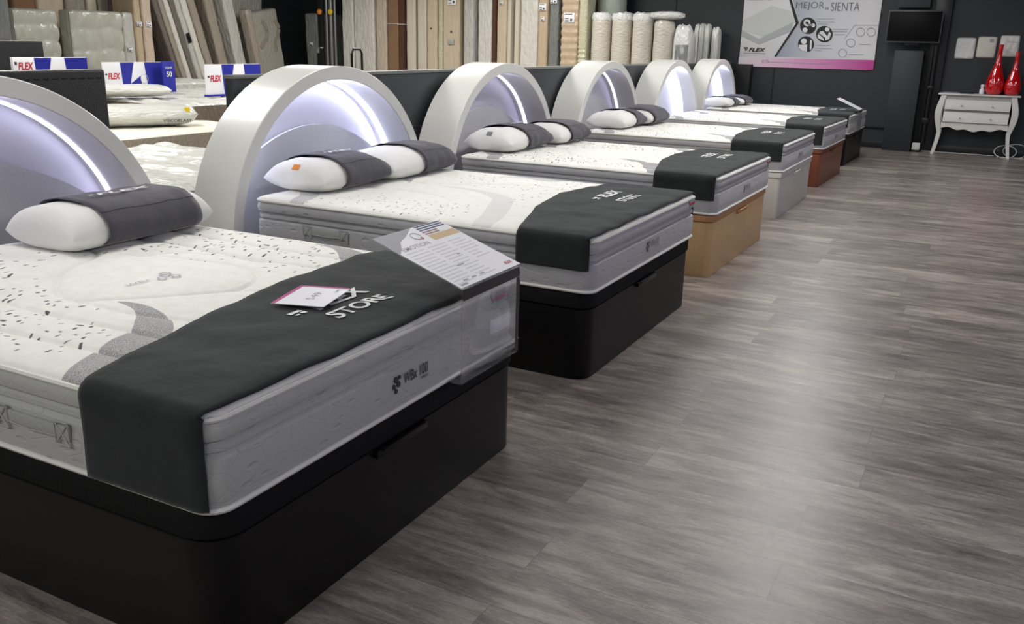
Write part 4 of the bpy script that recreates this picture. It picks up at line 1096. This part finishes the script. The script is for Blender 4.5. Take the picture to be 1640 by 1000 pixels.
row = [
    ('x', -11.02, -10.76, FW, 2.2, 'white quilted mattress in film, leftmost of the back row beside the steel poles', dict(quilts=0)),
    ('x', -10.75, -10.30, FW, 2.22, 'wide white mattress in film between the leftmost one and the pink beige one', dict(wob=.012)),
    ('x', -10.27, -10.03, FP, 2.2, 'pink beige wrapped mattress standing left of the brown cardboard', dict(wob=.012)),
    ('c', -9.98, -9.76, CARD, 2.2, 'tall brown cardboard pack tied with white string', dict(wob=.001, rn=.004, strap=(1.22+.35, 2.05))),
    ('c', -9.75, -9.63, RUST, 2.2, 'narrow red brown cardboard pack right of the tied brown one', dict(wob=.001, rn=.004, strap=(1.22+.34, 2.04))),
    ('x', -9.60, -9.40, FC, 2.2, 'cream wrapped mattress right of the red brown pack', dict(wob=.003)),
    ('x', -9.36, -9.16, FC, 2.2, 'pale cream wrapped mattress after a narrow grey gap', dict(wob=.003)),
    ('x', -9.15, -8.94, FB, 2.2, 'beige wrapped mattress with one small dark spot', dict(wob=.003, labels=((0, 1.5, .025, .025, DARKPRINT),))),
    ('x', -8.93, -8.83, FY, 2.2, 'narrow yellowish wrapped mattress left of the labelled beige carton', dict(wob=.006)),
    ('c', -8.81, -8.48, FB, 2.2, 'beige carton with a white label high and a dark stamp low', dict(wob=.001, rn=.006, labels=((0.02, 1.98, .17, .17, PAPER), (0, 1.28, .12, .09, TABLEG), (0, 1.45, .03, .03, DARKPRINT)))),
    ('x', -8.39, -8.19, FG, 2.2, 'grey white wrapped mattress right of the labelled beige carton', dict(wob=.004)),
    ('x', -8.11, -7.84, FW, 2.2, 'pale shiny wrapped mattress left of the thin brown sheet', dict(wob=.006)),
    ('c', -7.82, -7.76, RUST, 2.2, 'thin brown cardboard sheet between two pale wrapped mattresses', dict(wob=.001, rn=.004)),
    ('x', -7.75, -7.56, FB, 2.2, 'beige wrapped mattress with a round white sticker', dict(wob=.004, labels=((0, 1.93, .06, .06, PAPER),))),
    ('x', -7.54, -7.47, FC, 2.2, 'thin cream mattress left of the dark gap in the back row', dict(wob=.002)),
    ('x', -7.39, -7.31, FC, 2.2, 'thin cream mattress right of the dark gap in the back row', dict(wob=.002)),
    ('x', -7.30, -6.97, FW, 2.2, 'wide white mattress in crinkled film with swirling quilting', dict(wob=.014)),
    ('x', -6.94, -6.77, FO, 2.2, 'slim tan wrapped mattress with white label left of the grey one', dict(wob=.006, labels=(bl(1.86, .13), (0.01, 1.68, .06, .07, PAPER)))),
    ('x', -6.75, -6.58, FD, 2.2, 'grey wrapped mattress with pale blue label at its top', dict(wob=.008, labels=((0.01, 2.12, .14, .12, BLUELT), bl(1.97, .12)))),
    ('x', -6.54, -6.23, FO, 2.2, 'orange tan ribbed mattress with white label in the back row', dict(wob=.004, quilts=18, labels=((0, 1.70, .19, .15, PAPER),))),
    ('x', -6.21, -6.06, FY, 2.2, 'pale yellow corrugated wrapped mattress left of the white rolls', dict(wob=.005, quilts=30, dd=.35)),
]
for kd, x0, x1, m_, h, lb_, kw in row:
    upright('wrapped_mattress' if kd == 'x' else 'cardboard_pack', ((x0+x1)/2, YF+rnd.uniform(-.03, .03), .162 if x1 < -6.1 else 0), x1-x0, kw.pop('dd', 1.1), h if x1 < -6.1 else h+.16, m_, lb_, 'mattress' if kd == 'x' else 'carton', G, tilt=(0, .0), **kw)
# steel poles left of the row
for k, (x, r_, lb_) in enumerate(((-11.27, .03, 'steel pole nearest the dark corner, left of the wrapped row'), (-11.17, .035, 'middle steel pole left of the wrapped row'), (-11.08, .022, 'steel pole touching the white wrapped row'))):
    bm = NB(); tube(bm, [(0, 0, 0), (0, 0, 2.9)], r_, 12); lathe(bm, [(r_+.006, 0), (r_+.006, .012), (r_, .014)], 16)
    o = obj('steel_pole', bm, mat('brushed_steel_%d' % k, (150, 150, 150), .3, .7), None, (x, 13.8, 0)); tag(o, lb_, 'pole', 'steel poles')
for x, m_, lb_ in ((-11.38, ORANGE, 'orange disc painting a lamp reflection on the dark corner'), (-11.125, YELLOW, 'yellow disc painting a lamp reflection between the steel poles')):  # coloured discs painting lamp reflections in the dark gap
    bm = NB(); lathe(bm, [(.001, 0), (.05, .0), (.05, .02), (.03, .035), (.001, .04)], 16)
    o = obj('lamp_reflection_disc', bm, m_, None, (x, 13.74, 1.92), (PI/2, 0, 0)); tag(o, lb_, 'painted reflection', 'painted lamp reflections')
    o2 = None
bm = bx(-.06, .06, 0, .04, 0, 2.2, .004)  # black strip painting the dark gap beside the poles
o = obj('dark_gap_post', bm, WALLDK, None, (-11.38, 13.745, 0)); tag(o, 'dark post standing for the dark gap behind the orange reflection, left of the steel poles', 'post')
upright('wrapped_mattress', (-11.62, 13.8, 0), .30, .9, 1.9, FD, 'grey film-wrapped mattress leaning alone left of the dark post', 'mattress', G, (0, -.02), wob=.014, labels=(bl(1.35, .06),))
# mattress rolls
def roll(loc, r, h, m, label, knot=True, tilt=0):
    t = thing('rolled_mattress', label, 'rolled mattress', loc, 0, 'rolled mattresses beside the back row'); t.rotation_euler = (0, tilt, 0)
    sd = hash_(label); bm = NB(); prof = [(r*.92, 0), (r, .03)]+[(r*(1+.012*math.sin(k*1.7+sd)), .03+(h-.09)*k/18) for k in range(1, 18)]+[(r, h-.06), (r*.9, h-.015), (r*.6, h), (.01, h-.004)]
    lathe(bm, prof, 28)
    for v in bm.verts: k = nz(v.co.x*9+sd, v.co.y*9, v.co.z*5)*.012; v.co.x *= 1+k; v.co.y *= 1+k
    obj('wrapped_body', bm, m, t)
    if knot:
        bm = NB(); sb = []
        for k in range(9):
            for j in range(9):
                pass
        lathe(bm, [(r*1.02, h-.10), (r*1.05, h-.05), (r*.95, h+.005), (r*.6, h+.02), (.02, h+.012)], 28)
        for v in bm.verts: v.co.z += nz(v.co.x*14+sd, v.co.y*14, 3)*.028; k = nz(v.co.x*16, v.co.y*16+sd, v.co.z*16)*.10; v.co.x *= 1+k; v.co.y *= 1+k
        obj('film_gather', bm, F_TOP, t)
    return t
F_TOP = film('bunched_clear_film', (238, 238, 236), .25, .9, 25)
FR = film('film_roll_cream', (206, 200, 187), .32, .35, 14, (1, 1, 3))
roll((-5.86, 14.10, 0), .163, 1.93, FR, 'rolled cream mattress in film, first of four from the left')
roll((-5.51, 14.10, 0), .163, 1.93, FR, 'rolled cream mattress in film, second of four from the left')
roll((-5.16, 14.10, 0), .163, 1.93, FR, 'rolled cream mattress in film, third of four from the left')
roll((-4.81, 14.12, 0), .163, 1.84, FR, 'rolled cream mattress in film, last of four, a bag lying on its top', False)
roll((-5.97, 14.75, 0), .245, 2.5, film('film_roll_green', (176, 186, 174), .3, .3, 8), 'tall greenish translucent roll standing behind the four cream rolls', False)
# bag lying on the fourth roll
def soft_bag(name, loc, sx, sy, sz, m, label, n=3.2, rz=0, cat='bag', group='wrapped bags beside the rolls', band=None):
    t = thing(name, label, cat, loc, rz, group); bm = NB()
    bmesh.ops.create_icosphere(bm, subdivisions=4, radius=1); sd = hash_(label)
    for v in bm.verts:
        c = v.co.normalized(); k = (abs(c.x)**n+abs(c.y)**n+abs(c.z)**n)**(-1/n); w = 1+nz(c.x*4+sd, c.y*4, c.z*4)*.06+nz(c.x*11, c.y*11+sd, c.z*11)*.03
        v.co = Vector((c.x*k*sx/2*w, c.y*k*sy/2*w, sz/2+c.z*k*sz/2*(w if c.z > -.6 else 1)))
    obj('wrapped_body', bm, m, t)
    if band: obj('grey_wrap_band', bx(-sx*.30, sx*.42, -sy*.5-.012, -sy*.4, sz*band[0], sz*band[1], .006), FD, t)
    return t
soft_bag('wrapped_bag', (-4.78, 14.12, 1.845), .56, .34, .13, F_TOP, 'crumpled clear bag lying on top of the last cream roll', 2.6)
soft_bag('wrapped_bag', (-4.48, 14.12, 0), .28, .30, 1.76, F_TOP, 'clear wrapped pack with a grey band right of the cream rolls', 6, band=(.2, .84))
F_PK = film('film_white_pack', (234, 236, 230), .3, .5, 12)
for k, (xx, hh_, ww, lb_) in enumerate(((-4.515, 1.79, .082, 'slim white wrapped pack directly right of the grey banded pack'), (-4.43, 1.80, .082, 'slim white wrapped pack, second from the grey banded pack'), (-4.345, 1.80, .082, 'slim white wrapped pack, third from the grey banded pack'), (-4.20, 1.75, .11, 'slim white wrapped pack at the right end, lower than the others'))):
    soft_bag('wrapped_pack', (xx, 14.95, 0), ww, .26, hh_, F_PK, lb_, 7, group='slim white packs')

# --- against the left wall
XL = -12.0
def left(y0, y1, m, h, label, tilt=0, z=0, d=.28, name='wrapped_mattress', **kw):
    return upright(name, (XL, (y0+y1)/2, z), y1-y0, d, h, m, label, 'mattress', G, rz=PI/2, tilt=(0, 0), **kw)
def lean(o, a): o.rotation_euler = (a, 0, PI/2); return o
# rotation order XYZ: the first angle tips the piece in its own frame before turning
left(7.2, 8.05, FD, 1.95, 'stack of grey edged mattresses at the left frame edge', d=.5, wob=.004)
left(8.08, 8.74, FGR, 1.75, 'greenish grey quilted mattress standing above the far left display', d=.25, wob=.012, squares=.22)
left(8.94, 9.84, FGR, 1.765, 'wide grey quilted mattress standing behind the blue displays', d=.25, wob=.010, squares=.30)
left(9.86, 10.06, FG, 1.765, 'narrow grey wrapped mattress with a white label beside the wide quilted one', d=.4, wob=.006, labels=(bl(1.22, .08, -.02),))
k = left(10.08, 10.22, FO, 2.15, 'tan wrapped mattress standing right of the labelled grey one', d=.5, wob=.008, labels=(bl(1.6, .09),))
k = left(10.24, 10.42, FP, 2.15, 'pale pink wrapped mattress with white label before the leaning stack', d=.5, wob=.01, labels=(bl(1.6, .10),))
stack = [(10.74, .10, FK, 'dark taupe mattress, first of the leaning stack'), (10.85, .09, FT, 'taupe mattress, second of the leaning stack'), (10.96, .10, FW, 'silver film mattress, third of the leaning stack'), (11.07, .10, FK, 'dark taupe mattress, fourth of the leaning stack'), (11.19, .11, FG, 'grey film mattress, fifth of the leaning stack with a dark patch'), (11.33, .13, FW, 'pale grey film mattress, sixth of the leaning stack'), (11.50, .16, FT, 'wide taupe grey mattress, seventh of the leaning stack')]
TL = .30
def leaning(yb, w, m, label, h=2.3, d=.5, x=XL, tl=TL, **kw):
    o = upright('leaning_mattress', (x, yb, .02), w, d, h, m, label, 'mattress', 'mattresses leaning in the store', rz=PI/2, **kw)
    # tip the top towards the camera side of the store (-y)
    o.rotation_mode = 'QUATERNION'
    from mathutils import Quaternion
    o.rotation_quaternion = Quaternion((1, 0, 0), tl) @ Quaternion((0, 0, 1), PI/2)
    return o
for yb, w, m_, lb_ in stack:
    leaning(yb+.36, w, m_, lb_, wob=.006, labels=((0, 1.45, .07, .16, METALDARK),) if 'fifth' in lb_ else ())
leaning(12.12, .20, FT, 'brown grey crinkled mattress leaning right of the taupe stack', tl=.24, wob=.012)
leaning(12.42, .24, FG, 'light grey mattress with a taupe strip leaning beside the patterned one', tl=.22, wob=.008, x=XL+.1, h=2.2)
leaning(12.66, .14, FT, 'slim taupe mattress edge leaning against the patterned one', tl=.22, wob=.003, x=XL+.30, h=1.93, d=.2)
pm = leaning(13.10, .90, FPA, 'patterned grey mattress in film with a dark curved band, leaning in the corner', tl=.16, wob=.006, d=.24, x=XL+.02, h=1.9)
def ribbon(parent, pts, w, m, name='curved_band'):
    pts, _w = smooth_path(pts, [w]*len(pts), 6); w = .042
    bm = NB(); tube(bm, [(a_, -.012, b_) for a_, b_ in pts], w, 6)
    for v in bm.verts: v.co.y = -.012+(v.co.y+.012)*.12
    return obj(name, bm, m, parent)
ribbon(pm, [(.02, 1.72), (.10, 1.60), (.09, 1.46), (.0, 1.36), (-.12, 1.28)], .035, FT)
ribbon(pm, [(.36, 1.70), (.42, 1.55), (.36, 1.42), (.28, 1.32), (.26, 1.15)], .035, FT)
# second layer behind
for y0, y1, m_, h, lb_ in ((7.3, 7.9, FC, 2.4, 'cream pack behind the far left grey stack'), (8.15, 8.5, CARD, 2.35, 'brown carton showing above the greenish quilted mattress'), (8.52, 8.95, FB, 2.4, 'beige pack between the two quilted mattresses, behind them'), (8.97, 9.3, FT, 2.4, 'taupe pack above the left half of the wide quilted mattress'), (9.32, 9.5, FC, 2.45, 'pale cream pack above the middle of the wide quilted mattress'), (9.52, 9.85, FT, 2.4, 'brown grey pack above the right half of the wide quilted mattress'), (11.75, 13.0, FG, 2.4, 'grey mattress showing above the patterned one')):
    upright('stored_pack', (-12.62, (y0+y1)/2*1.045, 0), (y1-y0)*1.02, .3, h, m_, lb_, 'mattress', 'packs in the second layer', rz=PI/2, wob=.008)

# --- hand truck handles behind the partition
for k, (yy, w, lb_) in enumerate(((5.23, .07, 'black trolley handle showing above the second arch'), (5.47, .12, 'black trolley handle showing above the partition left of the third arch'))):
    bm = NB(); tube(bm, [(0, -w/2, .02), (0, -w/2, 1.34), (0, -w/2+.02, 1.37), (0, w/2-.02, 1.37), (0, w/2, 1.34), (0, w/2, .02)], .009, 8); box(bm, -.02, .25, -w/2-.03, w/2+.03, 0, .03, .004)
    o = obj('trolley', bm, METALDARK, None, (-4.33 if k == 0 else -4.2, yy, 0)); tag(o, lb_, 'trolley', 'trolleys behind the partition')
